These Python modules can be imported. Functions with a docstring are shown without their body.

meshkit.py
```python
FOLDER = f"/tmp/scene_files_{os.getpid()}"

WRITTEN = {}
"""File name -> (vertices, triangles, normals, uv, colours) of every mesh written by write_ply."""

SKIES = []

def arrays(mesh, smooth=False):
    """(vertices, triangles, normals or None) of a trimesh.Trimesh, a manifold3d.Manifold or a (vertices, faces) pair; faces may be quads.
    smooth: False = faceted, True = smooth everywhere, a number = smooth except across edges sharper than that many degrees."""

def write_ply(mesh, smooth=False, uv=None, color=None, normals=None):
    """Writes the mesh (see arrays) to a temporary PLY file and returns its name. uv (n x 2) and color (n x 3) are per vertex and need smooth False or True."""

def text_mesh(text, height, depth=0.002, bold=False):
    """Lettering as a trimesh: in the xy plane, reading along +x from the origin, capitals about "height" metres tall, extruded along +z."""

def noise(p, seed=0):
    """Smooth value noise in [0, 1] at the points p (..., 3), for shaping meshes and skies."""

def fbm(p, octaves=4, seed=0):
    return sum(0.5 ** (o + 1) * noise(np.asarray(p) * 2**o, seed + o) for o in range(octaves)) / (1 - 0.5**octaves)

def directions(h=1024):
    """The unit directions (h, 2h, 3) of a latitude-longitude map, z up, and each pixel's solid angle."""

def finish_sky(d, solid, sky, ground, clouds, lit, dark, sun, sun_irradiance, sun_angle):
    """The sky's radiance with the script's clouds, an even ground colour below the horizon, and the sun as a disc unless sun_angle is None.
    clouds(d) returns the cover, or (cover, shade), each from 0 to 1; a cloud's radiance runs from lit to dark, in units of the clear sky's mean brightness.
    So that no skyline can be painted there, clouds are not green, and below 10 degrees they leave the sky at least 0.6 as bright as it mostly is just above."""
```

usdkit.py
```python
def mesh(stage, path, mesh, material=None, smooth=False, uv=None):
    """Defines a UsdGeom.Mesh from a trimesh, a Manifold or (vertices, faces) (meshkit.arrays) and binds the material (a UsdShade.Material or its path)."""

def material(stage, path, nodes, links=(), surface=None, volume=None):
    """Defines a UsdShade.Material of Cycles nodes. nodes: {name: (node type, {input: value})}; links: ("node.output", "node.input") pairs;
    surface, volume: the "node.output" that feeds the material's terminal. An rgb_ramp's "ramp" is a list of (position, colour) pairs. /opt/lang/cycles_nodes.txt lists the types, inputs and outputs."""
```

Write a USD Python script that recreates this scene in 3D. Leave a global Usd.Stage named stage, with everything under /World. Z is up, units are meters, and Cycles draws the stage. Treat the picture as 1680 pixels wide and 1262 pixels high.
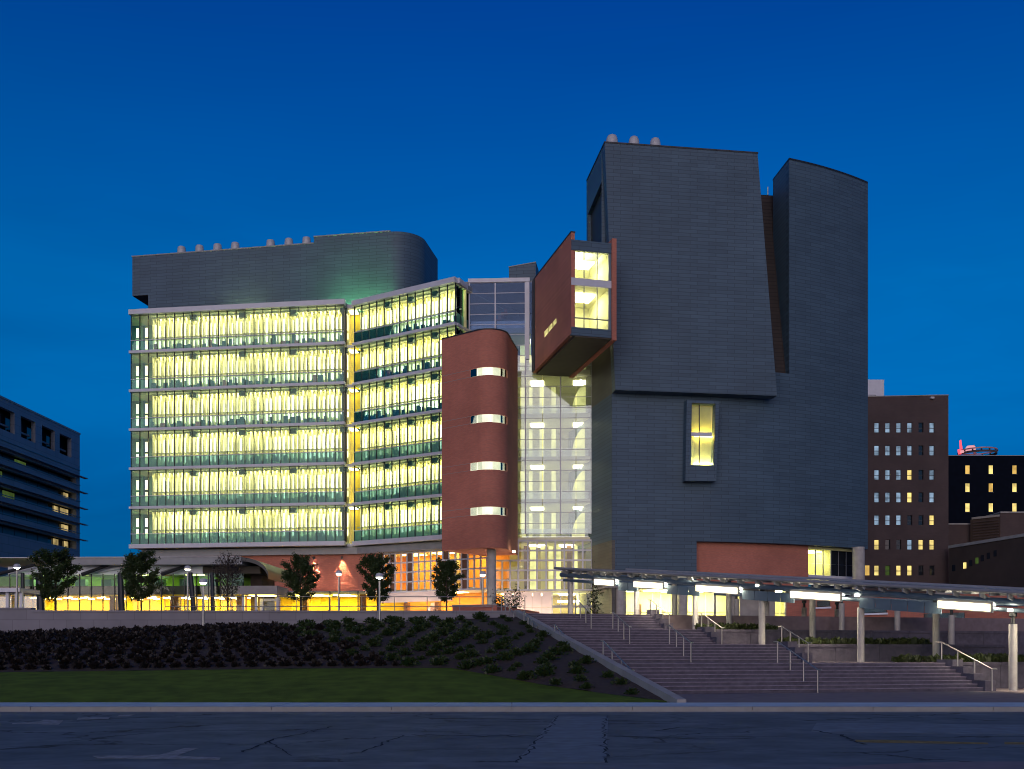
import math, random
import numpy as np, trimesh, usdkit, meshkit
from shapely.geometry import Polygon, LineString
from pxr import Usd, UsdGeom, UsdLux, UsdShade, Gf

# ---------------------------------------------------------------- camera, sky, sun, exposure
stage = Usd.Stage.CreateInMemory()
UsdGeom.SetStageUpAxis(stage, 'Z')
UsdGeom.Xform.Define(stage, '/World')
F, CX, HY, ZC = 1700.0, 840.0, 1075.0, 1.7          # lens in picture widths of 1680, horizon height, eye height
cam = UsdGeom.Camera.Define(stage, '/World/camera')
cam.CreateHorizontalApertureAttr(36.0)
cam.CreateFocalLengthAttr(36.0 * F / 1680)
cam.CreateVerticalApertureOffsetAttr((HY - 631) / 1680 * 36)   # shift lens: level camera, straight verticals
cam.CreateClippingRangeAttr((0.1, 5000.0))
cam.AddTranslateOp().Set((0, 0, ZC))
cam.AddRotateXOp().Set(90)
cam.CreateExposureAttr(1.5)
SUN_EL, SUN_ROT = math.radians(4.0), math.radians(188.0)
dome = UsdLux.DomeLight.Define(stage, '/World/sky')
skym = usdkit.material(stage, '/World/Looks/sky', {
    "s": ("sky_texture", {"sky_type": "single_scattering", "sun_disc": False, "sun_elevation": SUN_EL, "sun_rotation": SUN_ROT, "ozone_density": 7.0, "air_density": 0.62, "aerosol_density": 1.0}),
    "tc": ("texture_coordinate", {}),
    "mp": ("mapping", {"scale": (2.2, 2.2, 9.0)}),
    "n": ("noise_texture", {"scale": 1.6, "detail": 5.0, "roughness": 0.55, "distortion": 0.4}),
    "r": ("rgb_ramp", {"ramp": [(0.42, (0, 0, 0)), (0.68, (1, 1, 1))]}),
    "sx": ("separate_xyz", {}),
    "h": ("map_range", {"from_min": 0.03, "from_max": 0.42, "to_min": 0.9, "to_max": 0.12, "clamp": True}),
    "hz": ("rgb_ramp", {"ramp": [(0.0, (.2, .34, .28)), (0.11, (.28, .50, .38)), (0.22, (.42, .93, .60)), (0.32, (.45, 1.14, .72)), (0.43, (.4, .95, .74)), (0.54, (.35, .68, .72)), (0.8, (.4, .6, .7))]}),
    "mm": ("math", {"math_type": "multiply"}),
    "dk": ("mix_color", {"blend_type": "multiply", "fac": 1.0, "b": (0.62, 0.68, 0.74)}),
    "lo": ("mix_color", {"blend_type": "multiply", "fac": 1.0, "use_clamp": False}),
    "mx": ("mix_color", {"blend_type": "mix"}),
    "b": ("background_shader", {"strength": 0.1})},
    [("tc.generated", "mp.vector"), ("mp.vector", "n.vector"), ("n.fac", "r.fac"), ("tc.generated", "sx.vector"), ("sx.z", "h.value"),
     ("sx.z", "hz.fac"), ("s.color", "lo.a"), ("hz.color", "lo.b"),
     ("r.color", "mm.value1"), ("h.result", "mm.value2"), ("lo.result", "dk.a"), ("lo.result", "mx.a"), ("dk.result", "mx.b"), ("mm.value", "mx.fac"),
     ("mx.result", "b.color")], surface="b.background")
UsdShade.MaterialBindingAPI.Apply(dome.GetPrim()).Bind(skym)
dome.GetPrim().SetCustomDataByKey('kind', 'structure')
sun = UsdLux.DistantLight.Define(stage, '/World/afterglow')
sun.CreateNormalizeAttr(True); sun.CreateIntensityAttr(0.17); sun.CreateAngleAttr(60.0); sun.CreateColorAttr((1.0, 0.68, 0.58))
sun.AddRotateZOp().Set(-math.degrees(SUN_ROT)); sun.AddRotateXOp().Set(-(90 - math.degrees(SUN_EL)))

# ---------------------------------------------------------------- helpers
_used = {}
def numbered(parent, name):
    k = (parent, name); n = _used.get(k, 0); _used[k] = n + 1
    return name if n == 0 else f'{name}_{n:03d}'
def tag(p, label=None, cat=None, group=None, kind=None):
    p = p.GetPrim() if hasattr(p, 'GetPrim') else p
    for k, v in (('label', label), ('category', cat), ('group', group), ('kind', kind)):
        if v: p.SetCustomDataByKey(k, v)
    return p
def thing(name, label, cat, group=None, loc=(0, 0, 0), rz=0.0, kind=None):
    x = UsdGeom.Xform.Define(stage, '/World/' + numbered('/World', name))
    x.AddTranslateOp().Set(tuple(map(float, loc)))
    if rz: x.AddRotateZOp().Set(float(rz))
    x._loc = loc
    return tag(x, label, cat, group, kind)
def dup(root, loc, rz=0.0, scale=1.0, label=None, group=None):
    was = root.GetCustomData()
    base = str(root.GetName())
    if base[-4:-3] == '_' and base[-3:].isdigit(): base = base[:-4]
    x = UsdGeom.Xform.Define(stage, '/World/' + numbered('/World', base)); p = x.GetPrim()
    p.GetReferences().AddInternalReference(root.GetPath())
    x.ClearXformOpOrder()
    x.AddTranslateOp(opSuffix='put').Set(tuple(map(float, loc))); x.AddRotateZOp(opSuffix='put').Set(float(rz)); x.AddScaleOp(opSuffix='put').Set((scale,) * 3)
    p.SetInstanceable(True)
    tag(p, label or was.get('label'), was.get('category'), group or was.get('group'))
    return p

class MB:
    """collects boxes, prisms and tubes into one mesh"""
    def __init__(s): s.v, s.f, s.n = [], [], 0
    def add(s, v, f):
        s.v.append(np.asarray(v, float)); s.f.append(np.asarray(f, int) + s.n); s.n += len(v); return s
    def hexa(s, p):                       # 8 corners: bottom ring 0-3, top ring 4-7
        return s.add(p, [[0, 2, 1], [0, 3, 2], [4, 5, 6], [4, 6, 7], [0, 1, 5], [0, 5, 4], [1, 2, 6], [1, 6, 5], [2, 3, 7], [2, 7, 6], [3, 0, 4], [3, 4, 7]])
    def box(s, x0, x1, y0, y1, z0, z1):
        return s.hexa([(x0, y0, z0), (x1, y0, z0), (x1, y1, z0), (x0, y1, z0), (x0, y0, z1), (x1, y0, z1), (x1, y1, z1), (x0, y1, z1)])
    def slab(s, pl, s0, s1, z0, z1, o0, o1):
        a = [pl.P(s0, z0, o1), pl.P(s1, z0, o1), pl.P(s1, z0, o0), pl.P(s0, z0, o0)]
        return s.hexa(a + [(p[0], p[1], z1) for p in a])
    def prism(s, poly, z0, z1):           # footprint polygon (x, y), extruded up
        m = trimesh.creation.extrude_polygon(Polygon(poly), z1 - z0, engine='earcut')
        return s.add(np.array(m.vertices) + (0, 0, z0), m.faces)
    def face(s, pl, poly, o0, o1, holes=()):  # polygon in wall coordinates (s, z), extruded from offset o0 to o1
        m = trimesh.creation.extrude_polygon(Polygon(poly, holes), 1.0, engine='earcut')
        v = np.array(m.vertices)
        return s.add([pl.P(a, b, o0 + c * (o1 - o0)) for a, b, c in v], m.faces)
    def tube(s, p0, p1, r0, r1=None, n=8):
        p0, p1 = np.asarray(p0, float), np.asarray(p1, float); r1 = r0 if r1 is None else r1
        t = p1 - p0; t = t / np.linalg.norm(t); a = np.cross(t, (0, 0, 1.) if abs(t[2]) < .9 else (1., 0, 0)); a /= np.linalg.norm(a); b = np.cross(t, a)
        w = np.arange(n) * 2 * np.pi / n; c = np.cos(w)[:, None] * a + np.sin(w)[:, None] * b
        v = np.vstack([p0 + r0 * c, p1 + r1 * c, [p0], [p1]]); f = []
        for i in range(n):
            j = (i + 1) % n; f += [[i, j, n + j], [i, n + j, n + i], [2 * n, j, i], [2 * n + 1, n + i, n + j]]
        return s.add(v, f)
    def lathe(s, prof, x, y, n=16):
        w = np.arange(n) * 2 * np.pi / n; v, f = [], []
        for r, z in prof: v += [(x + r * math.cos(a), y + r * math.sin(a), z) for a in w]
        for k in range(len(prof) - 1):
            for i in range(n):
                j = (i + 1) % n; f += [[k * n + i, k * n + j, k * n + n + j], [k * n + i, k * n + n + j, k * n + n + i]]
        return s.add(v, f)
    def quad(s, a, b, c, d): return s.add([a, b, c, d], [[0, 1, 2], [0, 2, 3]])
    def get(s): return np.vstack(s.v), np.vstack(s.f)
def part(name, mb, mat, parent='/World', smooth=False, label=None, kind=None):
    pp = str(parent.GetPath()) if hasattr(parent, 'GetPath') else str(parent)
    m = usdkit.mesh(stage, pp + '/' + numbered(pp, name), mb.get() if isinstance(mb, MB) else mb, MAT[mat], smooth)
    return tag(m, label, kind=kind)
def struct(name, mb, mat, label=None, smooth=False, kind='structure', cat=None):
    p = part(name, mb, mat, '/World', smooth); return tag(p, label, cat, kind=kind)
class Wall:
    """a vertical wall plane: through the point seen at px at distance D, running at deg to the picture"""
    def __init__(s, px, D, deg):
        s.o = np.array([(px - CX) / F * D, D]); a = math.radians(deg); s.d = np.array([math.cos(a), math.sin(a)]); s.n = np.array([math.sin(a), -math.cos(a)])
    def s(s, px):
        k = (px - CX) / F; return (k * s.o[1] - s.o[0]) / (s.d[0] - k * s.d[1])
    def D(s, px): return s.o[1] + s.s(px) * s.d[1]
    def z(s, px, py): return ZC + (HY - py) / F * s.D(px)
    def P(s, a, z, off=0.0):
        q = s.o + a * s.d + off * s.n; return (q[0], q[1], z)
    def q(s, px, py): return (s.s(px), s.z(px, py))
    def back(s, off):
        w = Wall.__new__(Wall); w.o = s.o + off * s.n; w.d = s.d; w.n = s.n; return w
def at(px, py, D): return np.array([(px - CX) / F * D, D, ZC + (HY - py) / F * D])

# ---------------------------------------------------------------- materials
MAT = {}
def mat(name, nodes, links, surface): MAT[name] = usdkit.material(stage, '/World/Looks/' + name, nodes, links, surface=surface)
def plain(name, c, rough=0.6, var=0.15, scale=1.5, metal=0.0, bump=0.0, bscale=30.0, spec=0.5):
    lo, hi = [x * (1 - var) for x in c], [x * (1 + var) for x in c]
    n = {"g": ("geometry", {}), "n": ("noise_texture", {"scale": scale, "detail": 6.0, "roughness": 0.6}), "r": ("rgb_ramp", {"ramp": [(0.3, lo), (0.7, hi)]}),
         "p": ("principled_bsdf", {"roughness": rough, "metallic": metal, "specular_ior_level": spec})}
    l = [("g.position", "n.vector"), ("n.fac", "r.fac"), ("r.color", "p.base_color")]
    if bump:
        n["bn"] = ("noise_texture", {"scale": bscale, "detail": 4.0}); n["b"] = ("bump", {"strength": bump, "distance": 0.02})
        l += [("g.position", "bn.vector"), ("bn.fac", "b.height"), ("b.normal", "p.normal")]
    mat(name, n, l, "p.BSDF")
def coursed(name, c1, c2, mortar, bw, rh, ms, offset, rough, ux=0.97, uy=0.24, bump=0.25, var=0.25, spec=0.5, metal=0.0):
    """courses of panels or bricks laid out in metres along the wall and up"""
    mat(name, {"g": ("geometry", {}), "s": ("separate_xyz", {}), "ax": ("math", {"math_type": "multiply", "value2": ux}), "ay": ("math", {"math_type": "multiply", "value2": uy}),
               "u": ("math", {"math_type": "add"}), "c": ("combine_xyz", {"z": 0.0}),
               "b": ("brick_texture", {"scale": 1.0, "brick_width": bw, "row_height": rh, "mortar_size": ms, "mortar_smooth": 0.2, "offset": offset, "color1": c1, "color2": c2, "mortar": mortar, "bias": 0.0}),
               "n": ("noise_texture", {"scale": 0.22, "detail": 5.0, "roughness": 0.65}), "r": ("rgb_ramp", {"ramp": [(0.3, (1 - var,) * 3), (0.7, (1 + var,) * 3)]}),
               "m": ("mix_color", {"blend_type": "multiply", "fac": 1.0, "use_clamp": False}),
               "bp": ("bump", {"strength": bump, "distance": 0.02, "invert": True}), "p": ("principled_bsdf", {"roughness": rough, "specular_ior_level": spec, "metallic": metal})},
        [("g.position", "s.vector"), ("s.x", "ax.value1"), ("s.y", "ay.value1"), ("ax.value", "u.value1"), ("ay.value", "u.value2"), ("u.value", "c.x"), ("s.z", "c.y"), ("c.vector", "b.vector"),
         ("g.position", "n.vector"), ("n.fac", "r.fac"), ("b.color", "m.a"), ("r.color", "m.b"), ("m.result", "p.base_color"), ("b.fac", "bp.height"), ("bp.normal", "p.normal")], "p.BSDF")
def glow(name, c, strength, var=0.0, scale=1.2):
    if var:
        mat(name, {"g": ("geometry", {}), "n": ("noise_texture", {"scale": scale, "detail": 3.0}), "r": ("map_range", {"from_min": 0.3, "from_max": 0.7, "to_min": strength * (1 - var), "to_max": strength * (1 + var)}),
                   "e": ("emission", {"color": c})}, [("g.position", "n.vector"), ("n.fac", "r.value"), ("r.result", "e.strength")], "e.emission")
    else:
        mat(name, {"e": ("emission", {"color": c, "strength": strength})}, [], "e.emission")
def pane(name, tint, refl=0.0, rough=0.0, gcol=(1, 1, 1), haze=None, hfac=0.0, ior=1.5):
    n = {"t": ("transparent_bsdf", {"color": tint}), "g": ("glossy_bsdf", {"color": gcol, "roughness": rough}), "f": ("fresnel", {"IOR": ior}),
         "a": ("math", {"math_type": "add", "value2": refl, "use_clamp": True}), "x": ("mix_closure", {})}
    l = [("f.fac", "a.value1"), ("a.value", "x.fac"), ("t.BSDF", "x.closure1"), ("g.BSDF", "x.closure2")]
    if haze:
        n["d"] = ("diffuse_bsdf", {"color": haze}); n["tl"] = ("translucent_bsdf", {"color": haze}); n["dt"] = ("mix_closure", {"fac": 0.6}); n["y"] = ("mix_closure", {"fac": hfac})
        l += [("d.BSDF", "dt.closure1"), ("tl.BSDF", "dt.closure2"), ("x.closure", "y.closure1"), ("dt.closure", "y.closure2")]
        mat(name, n, l, "y.closure")
    else:
        mat(name, n, l, "x.closure")
coursed('zinc_cladding', (.056, .094, .132), (.066, .111, .155), (.028, .047, .067), 1.9, 0.36, 0.02, 0.37, 0.55, bump=0.3, var=0.12, spec=0.35)
coursed('dark_cladding', (.030, .027, .026), (.036, .032, .030), (.016, .014, .014), 2.2, 0.32, 0.012, 0.4, 0.6, bump=0.3)
coursed('brown_louvre', (.030, .023, .021), (.037, .028, .025), (.014, .011, .010), 6.0, 0.42, 0.05, 0.4, 0.7, bump=0.5)
coursed('atrium_lit_cladding', (.085, .08, .068), (.10, .094, .08), (.05, .047, .04), 1.9, 0.32, 0.012, 0.37, 0.6, ux=0.3, uy=0.95)  # grey cladding with the warm atrium light put into its colour
coursed('red_brick', (.42, .138, .092), (.50, .168, .108), (.30, .16, .12), 0.22, 0.075, 0.008, 0.5, 0.85, bump=0.4, var=0.16)
coursed('brown_brick', (.062, .042, .040), (.078, .052, .048), (.07, .055, .05), 0.22, 0.075, 0.008, 0.5, 0.9, bump=0.4, var=0.2)
coursed('dark_brick', (.05, .034, .026), (.062, .04, .03), (.05, .035, .03), 0.22, 0.075, 0.008, 0.5, 0.9, ux=0.4, uy=0.9, bump=0.4, var=0.25)
coursed('stone_wall', (.185, .178, .20), (.215, .205, .23), (.12, .115, .13), 1.5, 0.62, 0.012, 0.5, 0.8, bump=0.25, var=0.22)
coursed('pale_cladding', (.17, .20, .24), (.19, .22, .26), (.10, .12, .15), 3.0, 1.1, 0.03, 0.5, 0.5, ux=0.1, uy=1.0, bump=0.2, var=0.12)
plain('white_metal', (.52, .53, .58), 0.4, 0.06)
plain('grey_metal', (.22, .23, .24), 0.45, 0.12)
plain('steel', (.38, .36, .33), 0.35, 0.1, metal=0.8)
plain('blue_steel', (.11, .16, .20), 0.4, 0.15, metal=0.2)
plain('dark_metal', (.018, .02, .024), 0.45, 0.2)
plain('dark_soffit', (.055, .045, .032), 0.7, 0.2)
plain('concrete', (.30, .285, .265), 0.85, 0.15, 1.0, bump=0.15)
plain('concrete_column', (.36, .345, .325), 0.8, 0.15, 2.0, bump=0.15)
plain('paving', (.17, .13, .135), 0.8, 0.18, 2.5, bump=0.2)
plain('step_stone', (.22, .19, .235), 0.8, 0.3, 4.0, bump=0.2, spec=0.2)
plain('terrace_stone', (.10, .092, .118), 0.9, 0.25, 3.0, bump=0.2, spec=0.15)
plain('vent_metal', (.42, .43, .45), 0.4, 0.1)
plain('lab_clutter', (.02, .06, .065), 0.6, 0.5, 3.0)
plain('black_wall', (.004, .006, .012), 0.9, 0.2, spec=0.05)
plain('band_glass', (.04, .065, .10), 0.35, 0.25)
plain('red_plastic', (.35, .06, .05), 0.5, 0.2)
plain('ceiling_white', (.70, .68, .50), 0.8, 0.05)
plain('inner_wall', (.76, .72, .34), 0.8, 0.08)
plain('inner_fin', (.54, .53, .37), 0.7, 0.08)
plain('inner_teal', (.10, .20, .21), 0.7, 0.25, 0.6)
plain('dimmed_wall', (.05, .06, .10), 0.7, 0.3, 0.5)  # dark of the unlit upper atrium is put into this wall colour
plain('lobby_wall', (.30, .24, .10), 0.8, 0.3, 0.5)
plain('orange_wall', (.75, .34, .07), 0.8, 0.15)
plain('wood_panel', (.16, .075, .035), 0.6, 0.2)
plain('pink_panel', (.72, .60, .55), 0.6, 0.04)
plain('pavilion_wall', (.80, .56, .05), 0.8, 0.2, 0.4)
plain('green_wall', (.20, .36, .07), 0.8, 0.3, 0.5)
plain('spandrel_dark', (.015, .022, .018), 0.25, 0.3)
plain('white_soffit', (.82, .83, .88), 0.6, 0.06)
plain('dark_glass', (.012, .016, .022), 0.08, 0.2)
plain('bark', (.06, .045, .035), 0.9, 0.3, 8.0, bump=0.4)
plain('mulch', (.035, .022, .018), 0.95, 0.45, 6.0, bump=0.8, bscale=12)
plain('lawn_grass', (.086, .132, .014), 0.95, 0.35, 1.2, bump=0.9, bscale=28, spec=0.1)
plain('earth', (.05, .045, .04), 0.95, 0.3, 0.3)
plain('kerb_stone', (.25, .25, .24), 0.8, 0.12, 2.0, bump=0.2)
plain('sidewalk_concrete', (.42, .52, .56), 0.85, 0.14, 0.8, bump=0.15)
plain('patch_asphalt', (.165, .204, .222), 0.9, 0.2, 2.2, bump=0.5, bscale=40, spec=0.1)
plain('gutter_concrete', (.15, .175, .19), 0.9, 0.25, 1.5, bump=0.2, spec=0.1)
plain('crack_tar', (.058, .072, .080), 0.95, 0.3, spec=0.0)
plain('white_paint', (.24, .25, .25), 0.8, 0.45, 5.0, spec=0.1)
plain('yellow_paint', (.22, .165, .06), 0.8, 0.45, 5.0, spec=0.1)
plain('pink_lit_steel', (.45, .2, .2), 0.5, 0.1)  # pink antenna light is mixed into this steel colour
# asphalt: fine aggregate, broad worn tracks and cracks
mat('asphalt', {"g": ("geometry", {}), "n1": ("noise_texture", {"scale": 0.55, "detail": 9.0, "roughness": 0.75}), "r1": ("rgb_ramp", {"ramp": [(0.34, (.074, .098, .108)), (0.50, (.112, .144, .158)), (0.66, (.16, .198, .214))]}),
    "n2": ("noise_texture", {"scale": 26.0, "detail": 4.0}), "mp": ("mapping", {"scale": (0.16, 0.30, 0.3)}),
    "nd": ("noise_texture", {"scale": 1.3, "detail": 5.0}), "ad": ("vector_math", {"math_type": "multiply_add", "vector2": (0.35, 0.35, 0.0)}),
    "v": ("voronoi_texture", {"feature": "distance_to_edge", "scale": 1.0}), "lt": ("map_range", {"from_min": 0.003, "from_max": 0.018, "to_min": 0.30, "to_max": 1.0, "clamp": True}),
    "mk": ("noise_texture", {"scale": 0.12, "detail": 1.0}), "mr": ("map_range", {"from_min": 0.36, "from_max": 0.50, "to_min": 0.0, "to_max": 1.0, "clamp": True}),
    "one": ("mix_float", {"a": 1.0}), "cc": ("combine_xyz", {}), "m": ("mix_color", {"blend_type": "multiply", "fac": 1.0}),
    "b": ("bump", {"strength": 0.6, "distance": 0.01}), "p": ("principled_bsdf", {"roughness": 0.85, "specular_ior_level": 0.12})},
    [("g.position", "n1.vector"), ("n1.fac", "r1.fac"), ("g.position", "n2.vector"), ("g.position", "mp.vector"), ("g.position", "nd.vector"), ("nd.color", "ad.vector1"), ("mp.vector", "ad.vector3"), ("ad.vector", "v.vector"),
     ("v.distance", "lt.value"), ("g.position", "mk.vector"), ("mk.fac", "mr.value"), ("mr.result", "one.fac"), ("lt.result", "one.b"), ("one.result", "cc.x"), ("one.result", "cc.y"), ("one.result", "cc.z"),
     ("r1.color", "m.a"), ("cc.vector", "m.b"), ("m.result", "p.base_color"), ("n2.fac", "b.height"), ("b.normal", "p.normal")], "p.BSDF")
def leafmat(name, lo, hi):
    mat(name, {"o": ("geometry", {}), "r": ("rgb_ramp", {"ramp": [(0.0, lo), (1.0, hi)]}), "d": ("principled_bsdf", {"roughness": 0.55}), "t": ("translucent_bsdf", {}), "x": ("mix_closure", {"fac": 0.25})},
        [("o.random_per_island", "r.fac"), ("r.color", "d.base_color"), ("r.color", "t.color"), ("d.BSDF", "x.closure1"), ("t.BSDF", "x.closure2")], "x.closure")
leafmat('tree_leaf', (.032, .056, .010), (.100, .130, .022))
leafmat('purple_leaf', (.016, .010, .010), (.040, .022, .018))
leafmat('shrub_leaf', (.024, .044, .008), (.080, .105, .020))
leafmat('dark_shrub_leaf', (.014, .009, .007), (.050, .024, .016))
leafmat('grass_leaf', (.035, .05, .010), (.09, .085, .022))
pane('lab_glass', (.94, .97, .86), 0.0, gcol=(.6, .9, .9), ior=1.33)
pane('teal_glass', (.50, .68, .64), 0.02, gcol=(.5, .85, .85), haze=(.26, .46, .42), hfac=0.40)
pane('clear_low_glass', (.80, .93, .88), 0.0, gcol=(.5, .85, .85), haze=(.12, .29, .29), hfac=0.05)
pane('atrium_glass', (.80, .84, .82), 0.05, haze=(.62, .66, .68), hfac=0.10)
pane('upper_atrium_glass', (.60, .68, .80), 0.01, haze=(.3, .36, .48), hfac=0.05, ior=1.4, gcol=(.35, .5, .8))  # bluer copy of the atrium glass, upper dimness put into its tint
pane('clear_glass', (.9, .92, .86), 0.0, ior=1.35)
pane('canopy_glass', (.6, .68, .66), 0.05, haze=(.5, .52, .48), hfac=0.3)
pane('frosted_glass', (.7, .72, .7), 0.08)
glow('strip_glow_a', (1.0, .96, .64), 1.4, 0.35, 0.9)  # glowing wall strips stand in for downlight between the fins
glow('strip_glow_b', (1.0, .92, .48), 1.1, 0.4, 0.9)
glow('strip_glow_c', (1.0, .98, .80), 1.8, 0.3, 0.9)
glow('room_lamp', (1.0, .92, .48), 24.0)
glow('atrium_lamp', (1.0, .93, .55), 4.0)
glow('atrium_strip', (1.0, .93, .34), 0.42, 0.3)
glow('orange_lamp', (1.0, .60, .16), 9.0)
glow('column_flood', (1.0, .93, .6), 60.0)
glow('added_wash', (1.0, .80, .62), 26.0)  # emission of the added strips in front of the pink panels
glow('bay_lamp', (1.0, .95, .58), 8.0)
glow('bay_window_lamp', (1.0, .92, .40), 22.0)
glow('yellow_lamp', (1.0, .76, .14), 14.0)
glow('pavilion_lamp', (1.0, .78, .20), 55.0)
glow('drum_glow', (1.0, .96, .66), 0.75, 0.35, 0.6)
glow('downlight', (1.0, .90, .55), 6.0)
glow('lime_lamp', (.80, 1.0, .30), 4.0)
glow('street_lamp_glow', (1.0, .88, .66), 8.0)
glow('canopy_light', (1.0, .82, .50), 1.5)
glow('canopy_uplight', (1.0, .86, .62), 32.0)
glow('uplight_warm', (1.0, .52, .28), 4500.0)
glow('roof_green', (.30, .95, .30), 26.0)
glow('roof_yellow', (.85, .9, .32), 10.0)
glow('lit_yellow', (1.0, .76, .25), 0.36, 0.35, 0.8)
glow('lit_dim', (1.0, .74, .30), 0.13, 0.7, 0.7)
glow('lit_amber', (1.0, .62, .16), 0.26, 0.4, 0.6)
glow('lit_pale', (.50, .72, 1.0), 0.15, 0.6, 0.9)
glow('lit_green', (.25, .42, .10), 0.06, 0.4)
glow('slit_glow', (1.0, .88, .34), 0.22, 0.5, 2.0)
glow('red_lit_glow', (1.0, .10, .14), 0.5)  # red light on the antenna masts, painted as their own glow
glow('pink_glow', (1.0, .45, .50), 0.3)  # for the beacon box, and as painted pink light on the dome

# ================================================================ the ground
struct('ground', MB().box(-1500, 1500, -600, 3000, -2.0, -0.06), 'earth')
struct('street', MB().box(-400, 400, -2, 31.0, -0.06, 0.0), 'asphalt', 'wide asphalt street with fine cracks along the kerb')
rng = random.Random(5)
sw = MB(); X = -400.0
side = struct('sidewalk', MB().box(-400, 400, 31.16, 33.95, -0.05, 0.10), 'concrete', 'pale concrete sidewalk between the street kerb and the lawn')
for i in range(-14, 15):
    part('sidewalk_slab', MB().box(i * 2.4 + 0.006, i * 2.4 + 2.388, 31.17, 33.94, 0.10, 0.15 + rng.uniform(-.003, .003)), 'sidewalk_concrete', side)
kerb = struct('kerb', MB().box(-400, 400, 31.0, 31.16, -0.05, 0.06), 'concrete', 'concrete kerb along the far side of the street')
for i in range(-9, 10):
    part('kerbstone', MB().box(i * 3.6 + 0.008, i * 3.6 + 3.592, 30.99, 31.165, 0.0, 0.155 + rng.uniform(-.004, .004)), 'kerb_stone', kerb)
struct('gutter', MB().box(-60, 60, 30.35, 30.985, 0.0, 0.006), 'gutter_concrete', 'narrow concrete gutter strip at the foot of the far kerb')
struct('near_gutter', MB().prism([(-30, 13), (9, 13), (9, 15.4), (4, 16.3), (-30, 16.9)], 0.0, 0.006), 'gutter_concrete', 'worn concrete strip along the near edge of the street')
nk = [at(1360, 1266, 14.4)[:2], at(1440, 1258, 14.9)[:2], at(1530, 1252.5, 15.2)[:2], at(1610, 1251.5, 15.3)[:2], at(1800, 1251.5, 15.3)[:2], (14.0, 10.0), (5.0, 10.0)]
struct('near_island', MB().prism(nk, 0.0, 0.13), 'paving', 'curved paved traffic island at the near edge of the street')
def gpt(px, py, z=0.0):
    D = (ZC - z) * F / (py - HY); return np.array([(px - CX) / F * D, D])
def marking(name, pts, m, z, label):
    struct(name, MB().prism([gpt(*p) for p in pts], z - .003, z), m, label)
marking('road_patch', [(912, 1176), (998, 1176), (994, 1251), (846, 1251)], 'patch_asphalt', 0.005, 'lighter asphalt patch crossing the street in the middle')
marking('road_patch', [(1340, 1186), (1700, 1190), (1750, 1206), (1330, 1201)], 'patch_asphalt', 0.005, 'long asphalt repair strip near the kerb on the right')
marking('yellow_line', [(1403, 1214.5), (1450, 1214.5), (1620, 1219), (1622, 1221.5), (1440, 1219), (1404, 1217.5)], 'yellow_paint', 0.008, 'worn yellow line painted on the street, long piece')
marking('yellow_line', [(1648, 1218), (1720, 1219), (1720, 1222.5), (1648, 1221.5)], 'yellow_paint', 0.008, 'worn yellow line at the right edge of the picture, short piece')
marking('lane_arrow', [(152, 1241), (262, 1239), (303, 1228), (326, 1228), (290, 1240.5), (362, 1244), (360, 1247), (160, 1244.5)], 'white_paint', 0.008, 'worn white lane marking with a slanted arm on the street')
marking('turn_arrow', [(20, 1187), (62, 1185), (72, 1181.5), (104, 1182.5), (100, 1186), (96, 1189.5), (70, 1189), (62, 1187.5), (20, 1188.5)], 'white_paint', 0.008, 'faded white turn arrow painted on the street at far left')
marking('lane_dash', [(128, 1178), (180, 1177), (178, 1180), (126, 1181)], 'white_paint', 0.008, 'faded white dash next to the turn arrow')
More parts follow.
